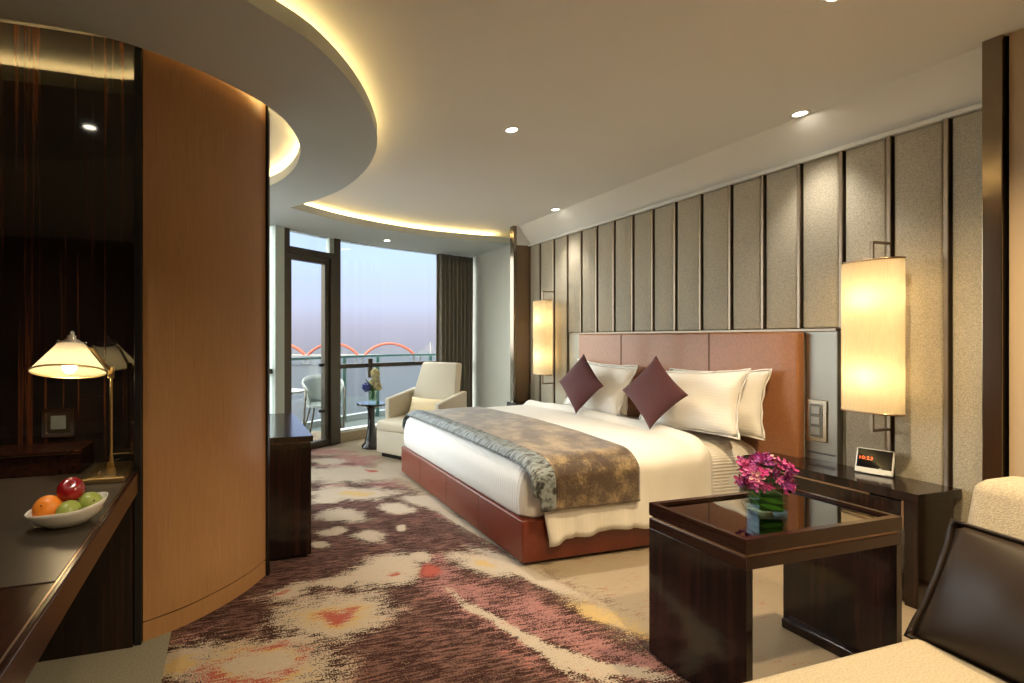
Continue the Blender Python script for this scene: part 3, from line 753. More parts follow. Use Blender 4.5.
sh = drape('bed_sheet', lin(3.00, 3.47, 24), lambda x: .20, lambda x: .2, -.022, M['sheet'], .006, wr=.003)
tag(sh, 'white striped sheet between the duvet edge and the pillows', 'sheet')
def rshift(y, z): return (.05 * math.sin(PI * max(0, min(1, (y - 2.4) / 2.1))) if z > .3 else 0)
rn = drape('bed_runner', lin(1.80, 2.40, 34), lambda x: .335, lambda x: .34, .020, M['runner'], .006, wr=.002, fam=.15, xshift=lambda y, z: (.07 * math.sin(PI * max(0, min(1, (y - 2.4) / 2.1)))) * 1.0 if z > .4 else 0)
tag(rn, 'mottled gold brown bed runner across the foot of the bed', 'bed runner')
def trim_band():
    bm = bmesh.new(); grid = []
    for i in range(13):
        x = 1.655 + .150 * i / 12; e = max(0, (1.72 - x)) / .065
        yn, yf = Y0 - .064, Y1 + .052; R = .13; zt = top_z(x) + .021 - .045 * e ** 2; row = []
        sh_ = 0
        path = [(yn, .332 + (zt - R - .332) * k / 6) for k in range(6)] + [(yn + R * 1.25 * (1 - math.cos(PI / 2 * k / 8)), zt - R + R * math.sin(PI / 2 * k / 8)) for k in range(9)]
        path += [(yn + R * 1.25 + (yf - yn - 2.5 * R) * k / 240, zt + .012 * math.sin(PI * k / 240)) for k in range(1, 240)]
        path += [(yf - R * 1.25 * (1 - math.cos(PI / 2 * (1 - k / 8))), zt - R + R * math.sin(PI / 2 * (1 - k / 8))) for k in range(9)] + [(yf, zt - R - .1 * k) for k in range(1, 3)]
        for j, (y, z) in enumerate(path):
            ruf = .006 * noise.noise(Vector((x * 18, y * 45, 2))) + .003 * noise.noise(Vector((x * 30, y * 90, 7)))
            on = 14 < j < 256
            mv = 0
            row.append(bm.verts.new((x + mv * 1.0 + (.05 * (1 - i / 12) if z < .42 else 0), y + (0 if on else ruf * .3), z + (ruf + .004 if on else 0))))
        grid.append(row)
    for a, b in zip(grid, grid[1:]):
        for k in range(len(a) - 1): bm.faces.new((a[k], b[k], b[k + 1], a[k + 1]))
    o = obj('ruched_border', bm, M['trim'], rn, smooth=True); o.modifiers.new('s', 'SOLIDIFY').thickness = .005
    o['label'] = 'ruched grey border'
trim_band()

# pillows and cushions
def place_cushion(name, bm, mat, loc, lean, yaw, roll, label, cat, group=None, roll_first=True):
    o = obj(name, bm, mat, None, smooth=True, origin=False)
    # local XZ plane, thickness Y -> face toward -X of the room
    R = Matrix.Rotation(math.radians(yaw), 4, 'Z') @ Matrix.Rotation(math.radians(-90), 4, 'Z') @ Matrix.Rotation(math.radians(-lean), 4, 'X') @ Matrix.Rotation(math.radians(roll), 4, 'Y')
    o.matrix_world = Matrix.Translation(loc) @ R
    return tag(o, label, cat, group)
G = 'white bed pillows'
place_cushion('bed_pillow', cushion(.74, .45, .16, 26, .10, .012, .030, 1), M['pillowcase'], (3.385, 2.70, .87), 12, 0, -3, 'white pillow leaning on the headboard behind another at the near side of the bed', 'pillow', G)
place_cushion('bed_pillow', cushion(.74, .45, .16, 26, .10, .012, .030, 5), M['pillowcase'], (3.385, 3.80, .87), 12, 0, 2, 'white pillow leaning on the headboard behind another at the window side of the bed', 'pillow', G)
place_cushion('bed_pillow', cushion(.74, .46, .19, 26, .11, .012, .034, 9), M['pillowcase'], (3.21, 2.74, .87), 20, 4, -4, 'white pillow in front, behind the plum cushion nearer the coffee table', 'pillow', G)
place_cushion('bed_pillow', cushion(.74, .46, .19, 26, .11, .012, .034, 14), M['pillowcase'], (3.21, 3.64, .87), 20, -3, 3, 'white pillow in front, behind the plum cushion nearer the window', 'pillow', G)
place_cushion('scatter_cushion', cushion(.385, .385, .12, 22, .10, 0, .004, 3), M['cushion'], (2.99, 2.835, .925), 9, 3, 43, 'square plum cushion on its corner, nearer the coffee table', 'cushion', 'plum scatter cushions')
place_cushion('scatter_cushion', cushion(.385, .385, .12, 22, .10, 0, .004, 8), M['cushion'], (2.99, 3.60, .92), 10, 2, 44, 'square plum cushion on its corner, nearer the window', 'cushion', 'plum scatter cushions')

# ---------------------------------------------------------------- sconces
def sconce():
    t = thing('wall_sconce', 'lit cream fabric wall sconce above the bedside shelf with the clock', 'wall lamp', (0, 0, 0), 'bedside wall sconces')
    z0, z1 = .915, 1.748
    prof = []
    N = 36
    for i in range(N):
        a = 2 * PI * i / N
        prof.append((.075 * math.copysign(abs(math.cos(a)) ** .8, math.cos(a)), .128 * math.copysign(abs(math.sin(a)) ** .8, math.sin(a))))
    def shell(z0, z1, grow, mat, name):
        bm = bmesh.new(); lo = []; hi = []; li = []; hi2 = []
        for x, y in prof:
            l_ = math.hypot(x, y); gx, gy = x * (1 + grow / l_), y * (1 + grow / l_)
            ix, iy = x * (1 - .003 / l_), y * (1 - .003 / l_)
            lo.append(bm.verts.new((gx - .17, gy, z0))); hi.append(bm.verts.new((gx - .17, gy, z1))); li.append(bm.verts.new((ix - .17, iy, z0))); hi2.append(bm.verts.new((ix - .17, iy, z1)))
        for i in range(N):
            j = (i + 1) % N
            bm.faces.new((lo[i], lo[j], hi[j], hi[i]))
            if grow: bm.faces.new((li[i], li[j], hi2[j], hi2[i])); bm.faces.new((lo[i], lo[j], li[j], li[i])); bm.faces.new((hi[i], hi[j], hi2[j], hi2[i]))
            else: pass
        if not grow:
            for v in li + hi2: bm.verts.remove(v)
        return obj(name, bm, mat, t, smooth=True)
    shell(z0, z1, 0, M['shade'], 'shade')
    shell(z1 - .004, z1 + .006, .003, M['bronze_light'], 'rim'); shell(z0 - .006, z0 + .004, .003, M['bronze_light'], 'rim')
    for z, s in ((z1, 1), (z0, -1)):
        bm = bmesh.new(); ze = z + s * .105
        box(bm, (-.175, -.007, min(ze - .007, ze + .007)), (-.034, .007, max(ze - .007, ze + .007)))
        box(bm, (-.177, -.007, min(z, ze)), (-.163, .007, max(z, ze) + .0))
        box(bm, (-.175, -.120, z - .003), (-.165, .120, z + .003))
        obj('bracket', bm, M['bronze'], t)
    for z in (z0 + .20, z1 - .20):
        bm = bmesh.new(); bmesh.ops.create_uvsphere(bm, u_segments=14, v_segments=8, radius=.022, matrix=Matrix.Translation((-.17, 0, z))); obj('bulb', bm, M['bulb'], t, smooth=True)
        ld = bpy.data.lights.new('sconce_lamp', 'POINT'); ld.energy = SCONCE; ld.color = (1, .74, .40); ld.shadow_soft_size = .03
        lo = bpy.data.objects.new('sconce_lamp', ld); COL.objects.link(lo); lo.parent = t; lo.location = (-.17, 0, z)
    return t
SCONCE = 1.25
SKY_UP_FILL, SKY_LEFT_FILL = 2.6, 3.0  # extra sky strength in unseen directions, added to light the room
s1 = sconce(); s1.location = (XW, 1.813, 0)
s2 = dup(s1, (XW, 4.73, 0), 'lit cream fabric wall sconce at the far side of the bed by the window')

# switch plate
t = thing('switch_plate', 'framed panel of three light switches on the steel plate beside the headboard', 'light switch', (XW - .03, 2.165, .67))
obj('plate', B((XW - .038, 2.100, .672), (XW - .0305, 2.215, .935), .004), M['plate'], t)
obj('inner_plate', B((XW - .041, 2.122, .70), (XW - .037, 2.193, .908), .002), M['switch'], t)
for k in range(3): obj('switch_button', B((XW - .046, 2.133, .712 + k * .066), (XW - .040, 2.182, .762 + k * .066), .003), M['steel'], t)
obj('bar_handle', B((XW - .05, 2.06, .600), (XW - .0305, 2.20, .606)), M['black'], t)

# ---------------------------------------------------------------- bedside tables
def nightstand(y0, y1, name, label):
    t = thing(name, label, 'bedside table', (3.4, (y0 + y1) / 2, 0), 'bedside tables')
    xa, xb = 3.222, 3.49
    loop = [(xa, y0), (3.56, y0), (3.56, min(y1, 2.215)), (3.495, min(y1, 2.215)), (3.495, y1), (xa, y1)] if y0 < 3 else [(xa, y0), (3.56, y0), (3.56, y1), (xa, y1)]
    obj('tabletop', prism(bmesh.new(), [loop], .515, .560), M['ebony'], t)
    obj('side_panel', B((xa, y0, 0), (xb, y0 + .05, .515), .002), M['ebony'], t)
    obj('side_panel', B((xa, y1 - .05, 0), (xb, y1, .515), .002), M['ebony'], t)
    d = obj('drawer', B((xa + .012, y0 + .065, .385), (xb, y1 - .055, .505), .002), M['ebony'], t)
    obj('bronze_edge', B((xa + .006, y0 + .055, .380), (xa + .014, y0 + .064, .512)), M['bronze_light'], d)
    obj('finger_pull', B((xa + .004, y0 + .19, .503), (xa + .014, y1 - .06, .511)), M['bronze_light'], d)
    obj('bottom_shelf', B((xa + .02, y0 + .05, 0.02), (xb, y1 - .05, .06), .002), M['ebony'], t)
    return t
nightstand(1.530, 2.36, 'bedside_table', 'glossy ebony bedside table under the sconce, holding the alarm clock')
nightstand(4.52, 5.14, 'bedside_table', 'glossy ebony bedside table at the far side of the bed by the window')
# clock
def clock():
    t = thing('alarm_clock', 'small white and black alarm clock with red digits on the bedside table', 'clock', (0, 0, 0))
    w, h = .152, .142
    bm = B((-w / 2, 0, 0), (w / 2, .022, h), .009, 3); obj('housing', bm, M['white'], t, smooth='auto')
    bm = B((-w / 2 + .006, -.0015, .030), (w / 2 - .006, .004, h - .006), .003); obj('screen', bm, M['blackgloss'], t)
    obj('foot', B((-.05, .0, 0), (.05, .075, .012), .004), M['white'], t)
    obj('button', B((.022, -.004, .031), (.031, 0, .036), .001), M['white'], t)
    cu = bpy.data.curves.new('digits', 'FONT'); cu.body = '10:23'; cu.size = .027; cu.extrude = .0004; cu.align_x = 'CENTER'
    tmp = bpy.data.objects.new('tmp', cu); me = bpy.data.meshes.new_from_object(tmp); bpy.data.objects.remove(tmp)
    o = bpy.data.objects.new('digits', me); COL.objects.link(o); o.parent = t; o.location = (-.034, -.0025, .075); o.rotation_euler = (PI / 2, 0, 0); me.materials.clear(); me.materials.append(M['digits'])
    t.location = (3.45, 1.822, .566); t.rotation_euler = (math.radians(-20), 0, math.radians(-74))
clock()

# ---------------------------------------------------------------- coffee table
def coffee_table():
    xa, xb, ya, yb = 1.690, 2.492, 1.228, 1.622
    t = thing('coffee_table', 'glossy ebony side table with inset dark glass top and panel legs, beside the sofa', 'coffee table', ((xa + xb) / 2, (ya + yb) / 2, 0))
    bm = bmesh.new()
    prism(bm, [[(xa, ya), (xb, ya), (xb, yb), (xa, yb)], [(xa + .022, ya + .022), (xa + .022, yb - .022), (xb - .022, yb - .022), (xb - .022, ya + .022)]], .583, .635)
    obj('rim', bm, M['ebony_x'], t)
    obj('glass_top', B((xa + .0225, ya + .0225, .590), (xb - .0225, yb - .0225, .624)), M['tableglass'], t)
    obj('bronze_reveal', B((xa + .008, ya + .008, .571), (xb - .008, yb - .008, .583)), M['bronze_light'], t)
    obj('apron', B((xa, ya, .530), (xb, yb, .571), .002), M['ebony_x'], t)
    obj('panel_leg', B((xa, ya, 0.01), (xa + .032, yb, .530), .002), M['ebony'], t)
    obj('panel_leg', B((xb - .032, ya, 0.01), (xb, yb, .530), .002), M['ebony'], t)
    obj('foot_rail', B((xa + .032, ya + .01, 0), (xa + .062, yb - .01, .045), .008), M['ebony'], t)
    obj('foot_rail', B((xb - .062, ya + .01, 0), (xb - .032, yb - .01, .045), .008), M['ebony'], t)
coffee_table()
# square vase + orchids
VX, VY, VZ = 2.068, 1.425, .625
def vase():
    t = thing('glass_vase', 'square clear glass vase lined with green leaves on the coffee table', 'vase', (VX, VY, VZ))
    rot = Matrix.Translation((VX, VY, VZ)) @ Matrix.Rotation(math.radians(-30), 4, 'Z')
    w = .049
    bm = bmesh.new(); prism(bm, [[(-w, -w), (w, -w), (w, w), (-w, w)], [(-w + .005, -w + .005), (-w + .005, w - .005), (w - .005, w - .005), (w - .005, -w + .005)]], .0, .098)
    box(bm, (-w + .004, -w + .004, 0), (w - .004, w - .004, .012)); xform(bm, rot); obj('glass_body', bm, M['vaseglass'], t)
    bm = bmesh.new(); box(bm, (-.041, -.041, .014), (.041, .041, .088), .008, 3); xform(bm, rot); obj('leaf_lining', bm, M['leafdark'], t, smooth='auto')
    bm = bmesh.new()
    for s, (a, b) in enumerate((((-.0425, -.0425), (.0425, -.0425)), ((-.0425, .0425), (-.0425, -.0425)))):
        for k in range(2):
            z = .030 + .026 * k + s * .012
            p0, p1 = Vector((a[0], a[1], z + .012)), Vector((b[0], b[1], z - .004)); n_ = 8
            for i in range(n_):
                q0 = p0.lerp(p1, i / n_); q1 = p0.lerp(p1, (i + 1) / n_); h0 = .008 * math.sin(PI * i / n_) + .001; h1 = .008 * math.sin(PI * (i + 1) / n_) + .001
                bm.faces.new([bm.verts.new(c) for c in (q0 - Vector((0, 0, h0)), q1 - Vector((0, 0, h1)), q1 + Vector((0, 0, h1)), q0 + Vector((0, 0, h0)))])
    xform(bm, rot); obj('leaf_stripe', bm, M['leaf'], t)
vase()
def petal_bm(n=5, L=.017, W=.011, cup=.35):
    bm = bmesh.new()
    for k in range(n):
        a = 2 * PI * k / n + .2; ll = L * (1.15 if k % 2 else .95)
        d = Vector((math.cos(a), math.sin(a), 0)); s = Vector((-d.y, d.x, 0))
        pr = [(0.06, .12), (.35, .75), (.7, 1), (.92, .7), (1.05, .05)]
        rows = []
        for q, w in pr:
            z = cup * ll * q * q
            c = d * ll * q
            rows.append([bm.verts.new(c - s * W / 2 * w + Vector((0, 0, z + .0015))), bm.verts.new(c + Vector((0, 0, z - .001))), bm.verts.new(c + s * W / 2 * w + Vector((0, 0, z + .0015)))])
        for r0, r1 in zip(rows, rows[1:]):
            bm.faces.new((r0[0], r0[1], r1[1], r1[0])); bm.faces.new((r0[1], r0[2], r1[2], r1[1]))
    bmesh.ops.create_icosphere(bm, subdivisions=1, radius=.0035, matrix=Matrix.Translation((0, 0, .003)))
    return bm
def bouquet():
    t = thing('orchid_bouquet', 'dense bunch of magenta and pink orchid blossoms in the square glass vase', 'flowers', (VX, VY, VZ + .09))
    protos = []
    c = Vector((VX - .002, VY, VZ + .140))
    for i in range(100):
        # dome of blossoms
        u = random.random(); th = random.random() * 2 * PI
        z = -.45 + 1.45 * u; rr = math.sqrt(max(0, 1 - min(1, abs(z)) ** 2))
        d = Vector((rr * math.cos(th), rr * math.sin(th), z)); 
        sc = random.uniform(.82, 1.12)
        p = c + Vector((d.x * .088 * sc, d.y * .085 * sc, d.z * .082 * sc))
        mi = random.choice([0, 0, 1, 1, 2, 2, 3, 4])
        if not protos or i < 5:
            o = obj('blossom', petal_bm(), M['pet'][i % 5], t, origin=False); protos.append(o); mi = i
        else:
            o = protos[mi].copy(); COL.objects.link(o)
        dd = (d + Vector((random.uniform(-.5, .5), random.uniform(-.5, .5), random.uniform(-.3, .5)))).normalized()
        o.rotation_mode = 'QUATERNION'; o.rotation_quaternion = dd.to_track_quat('Z', 'Y') @ Matrix.Rotation(random.random() * 6, 3, 'Z').to_quaternion()
        o.location = p - t.location; s = random.uniform(.95, 1.4); o.scale = (s, s, s)
    bm = bmesh.new()
    for i in range(16):
        a = random.random() * 2 * PI; q = c + Vector((math.cos(a) * random.uniform(.02, .06), math.sin(a) * random.uniform(.02, .06), random.uniform(-.01, .035)))
        tube(bm, [(VX + random.uniform(-.02, .02), VY + random.uniform(-.02, .02), VZ + .085), tuple(q)], .002, 5)
    obj('stems', bm, M['leafdark'], t)
bouquet()

# ---------------------------------------------------------------- sofa (chaise)
def sofa():
    t = thing('sofa', 'beige woven sofa with a reclined back at the lower right corner', 'sofa', (1.75, .35, 0))
    y0, y1 = -.55, .93
    obj('base', B((1.12, y0 + .01, .06), (2.30, y1 - .012, .27), .02, 3), M['sofa'], t, smooth='auto')
    bm = bmesh.new(); nx, ny = 30, 34; top = []
    bm2 = B((1.08, y0, .27), (2.16, y1, .455), .035, 4)
    for v in bm2.verts:
        if v.co.z > .42: v.co.z += .012 * math.sin(PI * (v.co.x - 1.08) / 1.08) 
    bm.free(); obj('seat_cushion', bm2, M['sofa'], t, smooth='auto')
    # reclined backrest with rounded top
    bm = B((-.09, y0, 0), (.10, y1, .56), .045, 5)
    for v in bm.verts:
        v.co.x += .30 * v.co.z
        v.co += Vector((2.12, 0, .335))
    obj('backrest', bm, M['sofa'], t, smooth='auto')
    for x in (1.22, 2.2):
        for y in (y0 + .1, y1 - .1):
            obj('leg', B((x - .025, y - .025, 0), (x + .025, y + .025, .06)), M['black'], t)
sofa()
o = obj('scatter_cushion', cushion(.54, .35, .15, 26, .04, .014, .016, 21, fw=.001), M['satin'], None, smooth=True, origin=False)
o.matrix_world = Matrix.Translation((1.950, .645, .614)) @ Matrix.Rotation(math.radians(-99), 4, 'Z') @ Matrix.Rotation(math.radians(-26), 4, 'X') @ Matrix.Rotation(math.radians(0), 4, 'Y')
tag(o, 'dark brown satin cushion leaning on the back of the beige sofa', 'cushion')

# ---------------------------------------------------------------- armchair and round side table
def armchair():
    t = thing('armchair', 'cream upholstered armchair with a tapered back beyond the foot of the bed', 'armchair', (0, 0, 0))
    # local: front toward -y, width along x, origin at front centre
    w = .74
    obj('seat', B((-w / 2 + .06, -.02, .05), (w / 2 - .06, .72, .30), .015, 3), M['armchair'], t, smooth='auto')
    obj('seat_cushion', B((-w / 2 + .055, -.03, .29), (w / 2 - .055, .60, .405), .035, 4), M['armchair'], t, smooth='auto')
    for s in (-1, 1):
        bm = bmesh.new(); box(bm, (-.035, .21, .05), (.035, .80, .62), .018, 3)
        for v in bm.verts:
            v.co.x += s * (w / 2 - .03)
            if v.co.z > .4: v.co.z += (v.co.y - .2) * .16
        obj('armrest', bm, M['armchair'], t, smooth='auto')
    # back: trapezoid, reclined
    bm = B((-.5, 0, 0), (.5, .13, .70), .03, 4)
    for v in bm.verts:
        k = max(0, v.co.z / .70)
        wd = .66 + .10 * math.sin(k * PI * .6) - .27 * k
        v.co.x *= wd; v.co.y += .55 + .24 * k; v.co.z = v.co.z + .33
    obj('backrest', bm, M['armchair'], t, smooth='auto')
    obj('plinth', B((-w / 2 + .10, .03, .0), (w / 2 - .10, .74, .05)), M['black'], t)
    bm = cushion(.46, .25, .14, 18, .08, 0, .004, 4)
    xform(bm, Matrix.Translation((0, .50, .51)) @ Matrix.Rotation(math.radians(-22), 4, 'X'))
    t.location = (1.775, 4.93, 0); t.rotation_euler = (0, 0, math.radians(-57))
    Rm = Matrix.Translation(t.location) @ Matrix.Rotation(math.radians(-57), 4, 'Z')
    p = obj('lumbar_pillow', xform(bm, Rm), M['armpillow'], None, smooth=True); tag(p, 'small cream lumbar pillow on the seat of the armchair', 'pillow')
armchair()
def side_table():
    x, y = 1.655, 5.60
    t = thing('round_side_table', 'small round black pedestal table between the window and the armchair', 'side table', (x, y, 0))
    bm = bmesh.new(); lathe(bm, [(.0001, .508), (.155, .508), (.178, .520), (.182, .532), (.178, .543), (.0001, .543)], (x, y, 0), 44, close=False); obj('tabletop', bm, M['blackgloss'], t, smooth='auto')
    bm = bmesh.new(); lathe(bm, [(.115, 0), (.12, .012), (.115, .03), (.085, .07), (.062, .14), (.048, .24), (.042, .36), (.045, .46), (.07, .508)], (x, y, 0), 36); obj('pedestal', bm, M['blackgloss'], t, smooth='auto')
    x, y = x + .015, y - .01
    v = thing('cylinder_vase', 'slim clear cylinder vase on the round side table', 'vase', (x, y, .545))
    bm = bmesh.new(); lathe(bm, [(.0001, .0), (.052, 0), (.052, .17), (.047, .17), (.047, .03), (.0001, .03)], (x, y, .545), 28, close=False); obj('glass_body', bm, M['vaseglass'], v, smooth='auto')
    bm = bmesh.new(); cyl(bm, (x, y, .577), .044, .10, 24); obj('water', bm, clear_glass('green_water', (.62, .72, .55), .05), v, smooth='auto')
    f = thing('flower_bunch', 'white and blue flowers with green leaves in the slim vase', 'flowers', (x, y, .60))
    bm = bmesh.new(); heads = [(.03, -.01, .30, 'w', .062), (.045, .0, .25, 'w', .05), (-.085, -.02, .135, 'b', .058), (.035, -.02, .165, 'w', .068), (.08, .01, .13, 'w', .045), (-.02, -.03, .20, 'w', .035), (.0, .0, .12, 'g', .045)]
    for dx, dy, dz, k, r in heads: tube(bm, smooth_pts([(x, y, .585), (x + dx * .4, y + dy * .4, .585 + dz * .6), (x + dx, y + dy, .60 + dz)], 4), .0035, 6)
    obj('stems', bm, M['leaf'], f)
    for dx, dy, dz, k, r in heads:
        bm = bmesh.new()
        for i in range(34):
            d = Vector((random.gauss(0, 1), random.gauss(0, 1), random.gauss(0, 1) * .9 + .2)).normalized()
            b2 = petal_bm(4, r * .5, r * .38); xform(b2, Matrix.Translation(Vector((x + dx, y + dy, .60 + dz)) + d * r * .6) @ d.to_track_quat('Z', 'Y').to_matrix().to_4x4())
            me = bpy.data.meshes.new('tmp'); b2.to_mesh(me); b2.free(); bm.from_mesh(me); bpy.data.meshes.remove(me)
        obj('flower_head', bm, {'w': M['petw'], 'b': M['petb'], 'g': M['leaf']}[k], f)
    bm = bmesh.new()
    for a, L in ((2.5, .17), (3.4, .12), (.4, .10), (-.6, .09), (1.7, .1)):
        d = Vector((math.cos(a) * .6, math.sin(a) * .3, .8)).normalized(); s = Vector((-math.sin(a), math.cos(a), 0))
        p0 = Vector((x, y, .70)); pts = []
        for i in range(7):
            k = i / 6; w = .014 * math.sin(PI * min(1, k * .95 + .05)); c_ = p0 + d * L * k
            pts.append([bm.verts.new(c_ - s * w + Vector((w * .5, 0, 0))), bm.verts.new(c_ + s * w + Vector((-w * .5, 0, 0)))])
        for a_, b_ in zip(pts, pts[1:]): bm.faces.new((a_[0], a_[1], b_[1], b_[0]))
    o = obj('leaves', bm, M['leafdark'], f)
side_table()

# ---------------------------------------------------------------- console by the window
t = thing('console_cabinet', 'low dark wood console cabinet behind the curved wall near the window', 'cabinet', (.2, 3.3, 0))
obj('body', B((-.10, 2.893, .02), (.478, 3.80, .69), .003), M['ebony'], t)
obj('worktop', B((-.11, 2.883, .70), (.488, 3.815, .735), .003), M['ebony'], t)
obj('shadow_gap', B((-.09, 2.90, .69), (.468, 3.79, .70)), M['bronze'], t)
obj('plinth', B((-.08, 2.91, 0), (.455, 3.78, .02)), M['black'], t)

# ---------------------------------------------------------------- desk
XD = -.372
t = thing('desk', 'dark glossy wooden desk with a leather inlay running to the lacquered wall', 'desk', (-1.2, 1.3, 0))
obj('desktop', B((-2.2, -.4, .665), (XD, 2.452, .750), .004), M['ebony_x'], t)
obj('inlay', B((-2.1, 1.285, .7505), (XD - .020, 2.452, .7525)), M['inlay'], t)
obj('edge_strip', B((XD - .018, -.4, .7495), (XD - .014, 2.26, .7515)), M['bronze_light'], t)
obj('desk_leg', B((-2.2, -.4, 0), (-2.12, 2.25, .665)), M['ebony'], t)
t = thing('desk_organizer', 'low dark wooden box standing on the desk against the lacquered wall', 'box', (-1.2, 2.1, .753))
XB = -.600
obj('body', B((-1.9, 2.275, .7535), (XB, 2.45, .838), .002), M['ebony_x'], t)
obj('lid', B((-1.905, 2.262, .842), (XB + .005, 2.452, .855), .002), M['ebony_x'], t)
obj('bronze_line', B((-1.898, 2.27, .838), (XB - .002, 2.45, .842)), M['bronze_light'], t)
SX, SZ, YS = -.733, .945, 2.455
t = thing('wall_socket', 'square chrome framed socket plate on the lacquered wall above the desk', 'socket', (SX, YS - .01, SZ - .065))
bm = prism(bmesh.new(), [[(-.064, -.064), (.064, -.064), (.064, .064), (-.064, .064)], [(-.048, -.048), (-.048, .048), (.048, .048), (.048, -.048)]], 0, .014)
xform(bm, Matrix.Translation((SX, YS - .001, SZ)) @ Matrix.Rotation(PI / 2, 4, 'X')); obj('frame', bm, M['chrome'], t)
obj('plate', B((SX - .048, YS - .008, SZ - .048), (SX + .048, YS - .001, SZ + .048)), M['plate'], t)
obj('insert', B((SX - .030, YS - .011, SZ - .030), (SX + .030, YS - .008, SZ + .030), .001), M['switch'], t)

# desk lamp
def desk_lamp():
    t = thing('desk_lamp', 'brass desk lamp with a lit cream cone shade at the end of the desk', 'lamp', (-.48, 2.12, .753))
    bm = B((-.552, 2.095, .7535), (-.398, 2.375, .772), .004)
    obj('base', bm, M['brass'], t)
    obj('base_tray', B((-.540, 2.115, .772), (-.430, 2.30, .7745), .001), M['brass'], t)
    bm = bmesh.new(); cyl(bm, (-.505, 2.165, .7745), .008, .012, 16); obj('switch_knob', bm, M['chrome'], t, smooth='auto')
    px, py = -.480, 2.26
    bm = bmesh.new(); tube(bm, [(px, py, .772), (px, py, 1.165)], .0065, 14); box(bm, (px - .014, py - .012, .772), (px + .014, py + .012, .800), .003); cyl(bm, (px, py, .80), .010, .022, 14)
    obj('pole', bm, M['brass'], t, smooth='auto')
    bm = bmesh.new(); box(bm, (px - .012, py - .009, 1.150), (px + .012, py + .009, 1.200), .003); tube(bm, [(px - .004, py - .022, 1.165), (px - .004, py + .022, 1.165)], .005, 10); obj('hinge', bm, M['brass'], t)
    hx, hy, hz = -.607, 2.15, 1.190
    bm = bmesh.new(); tube(bm, [(px, py, 1.180), (hx + .07, hy + .055, 1.275), (hx + .0, hy + .012, 1.302)], .006, 10); obj('arm', bm, M['brass'], t, smooth=True)
    tilt = Matrix.Translation((hx, hy, hz)) @ Matrix.Rotation(math.radians(-15), 4, 'X')
    R0, R1, Hh = .131, .052, .105
    bm = bmesh.new(); lathe(bm, [(R0, 0), (R1, Hh)], (0, 0, 0), 48, close=False); xform(bm, tilt); o = obj('lamp_shade', bm, M['lampshade'], t, smooth=True)
    bm = bmesh.new(); lathe(bm, [(R0 + .0018, -.004), (R0 + .0018, .002), (R0 - .001, .002), (R0 - .001, -.004), (R0 + .0018, -.004)], (0, 0, 0), 48, close=False); xform(bm, tilt); obj('shade_rim', bm, M['brass'], t)
    bm = bmesh.new(); lathe(bm, [(.050, Hh - .003), (.056, Hh + .001), (.056, Hh + .007), (.036, Hh + .010), (.030, Hh + .014), (.030, Hh + .022), (.021, Hh + .026), (.021, Hh + .038), (.011, Hh + .042), (.011, Hh + .052), (.007, Hh + .060), (.0005, Hh + .066)], (0, 0, 0), 28); xform(bm, tilt)
    for k in range(8):
        a = 2 * PI * k / 8; q = tilt @ Vector((.050 * math.cos(a), .050 * math.sin(a), Hh + .009)); bmesh.ops.create_uvsphere(bm, u_segments=8, v_segments=6, radius=.006, matrix=Matrix.Translation(q))
    obj('finial', bm, M['chrome'], t, smooth='auto')
    q = tilt @ Vector((0, 0, .018)); bm = bmesh.new(); bmesh.ops.create_uvsphere(bm, u_segments=20, v_segments=12, radius=.026, matrix=Matrix.Translation(q)); obj('bulb', bm, M['bulb'], t, smooth=True)
    ld = bpy.data.lights.new('desk_bulb', 'POINT'); ld.energy = 1.6; ld.color = (1, .76, .42); ld.shadow_soft_size = .022
    lo = bpy.data.objects.new('desk_bulb', ld); COL.objects.link(lo); lo.parent = t; lo.location = q - t.location + Vector((0, 0, -.030))
    bm = bmesh.new(); tube(bm, smooth_pts([(px + .01, py, .80), (px + .035, py + .02, .806), (px + .055, py + .07, .785), (px + .06, 2.445, .775)], 5), .003, 8); obj('cord', bm, M['black'], t, smooth=True)
desk_lamp()

# fruit bowl
BX, BY, BZ = -.475, 1.668, .753
def bowl():
    t = thing('fruit_bowl', 'oval white porcelain bowl of fruit on the desk', 'bowl', (BX, BY, BZ))
    bm = bmesh.new(); n = 48; prof = [(.35, 0), (.55, .004), (.80, .024), (.95, .046), (1.0, .058), (.97, .058), (.90, .044), (.74, .024), (.50, .012), (.02, .010)]
    rings = []
    for r, z in prof:
        row = []
        for i in range(n):
            a = 2 * PI * i / n
            x = .110 * r * math.cos(a); y = .078 * r * math.sin(a)
            zz = z + (z / .058) * .014 * (x / .108) * abs(x / .108) * 1 + (z / .058) * .004 * abs(x / .108)
            row.append(bm.verts.new((x, y, zz)))
        rings.append(row)
    for a, b in zip(rings, rings[1:]):
        for i in range(n): bm.faces.new((a[i], a[(i + 1) % n], b[(i + 1) % n], b[i]))
    bm.faces.new(rings[0]); bm.faces.new(rings[-1])
    xform(bm, Matrix.Translation((BX, BY, BZ)) @ Matrix.Rotation(math.radians(14), 4, 'Z'))
    o = obj('bowl_body', bm, M['porcelain'], t, smooth=True)
bowl()
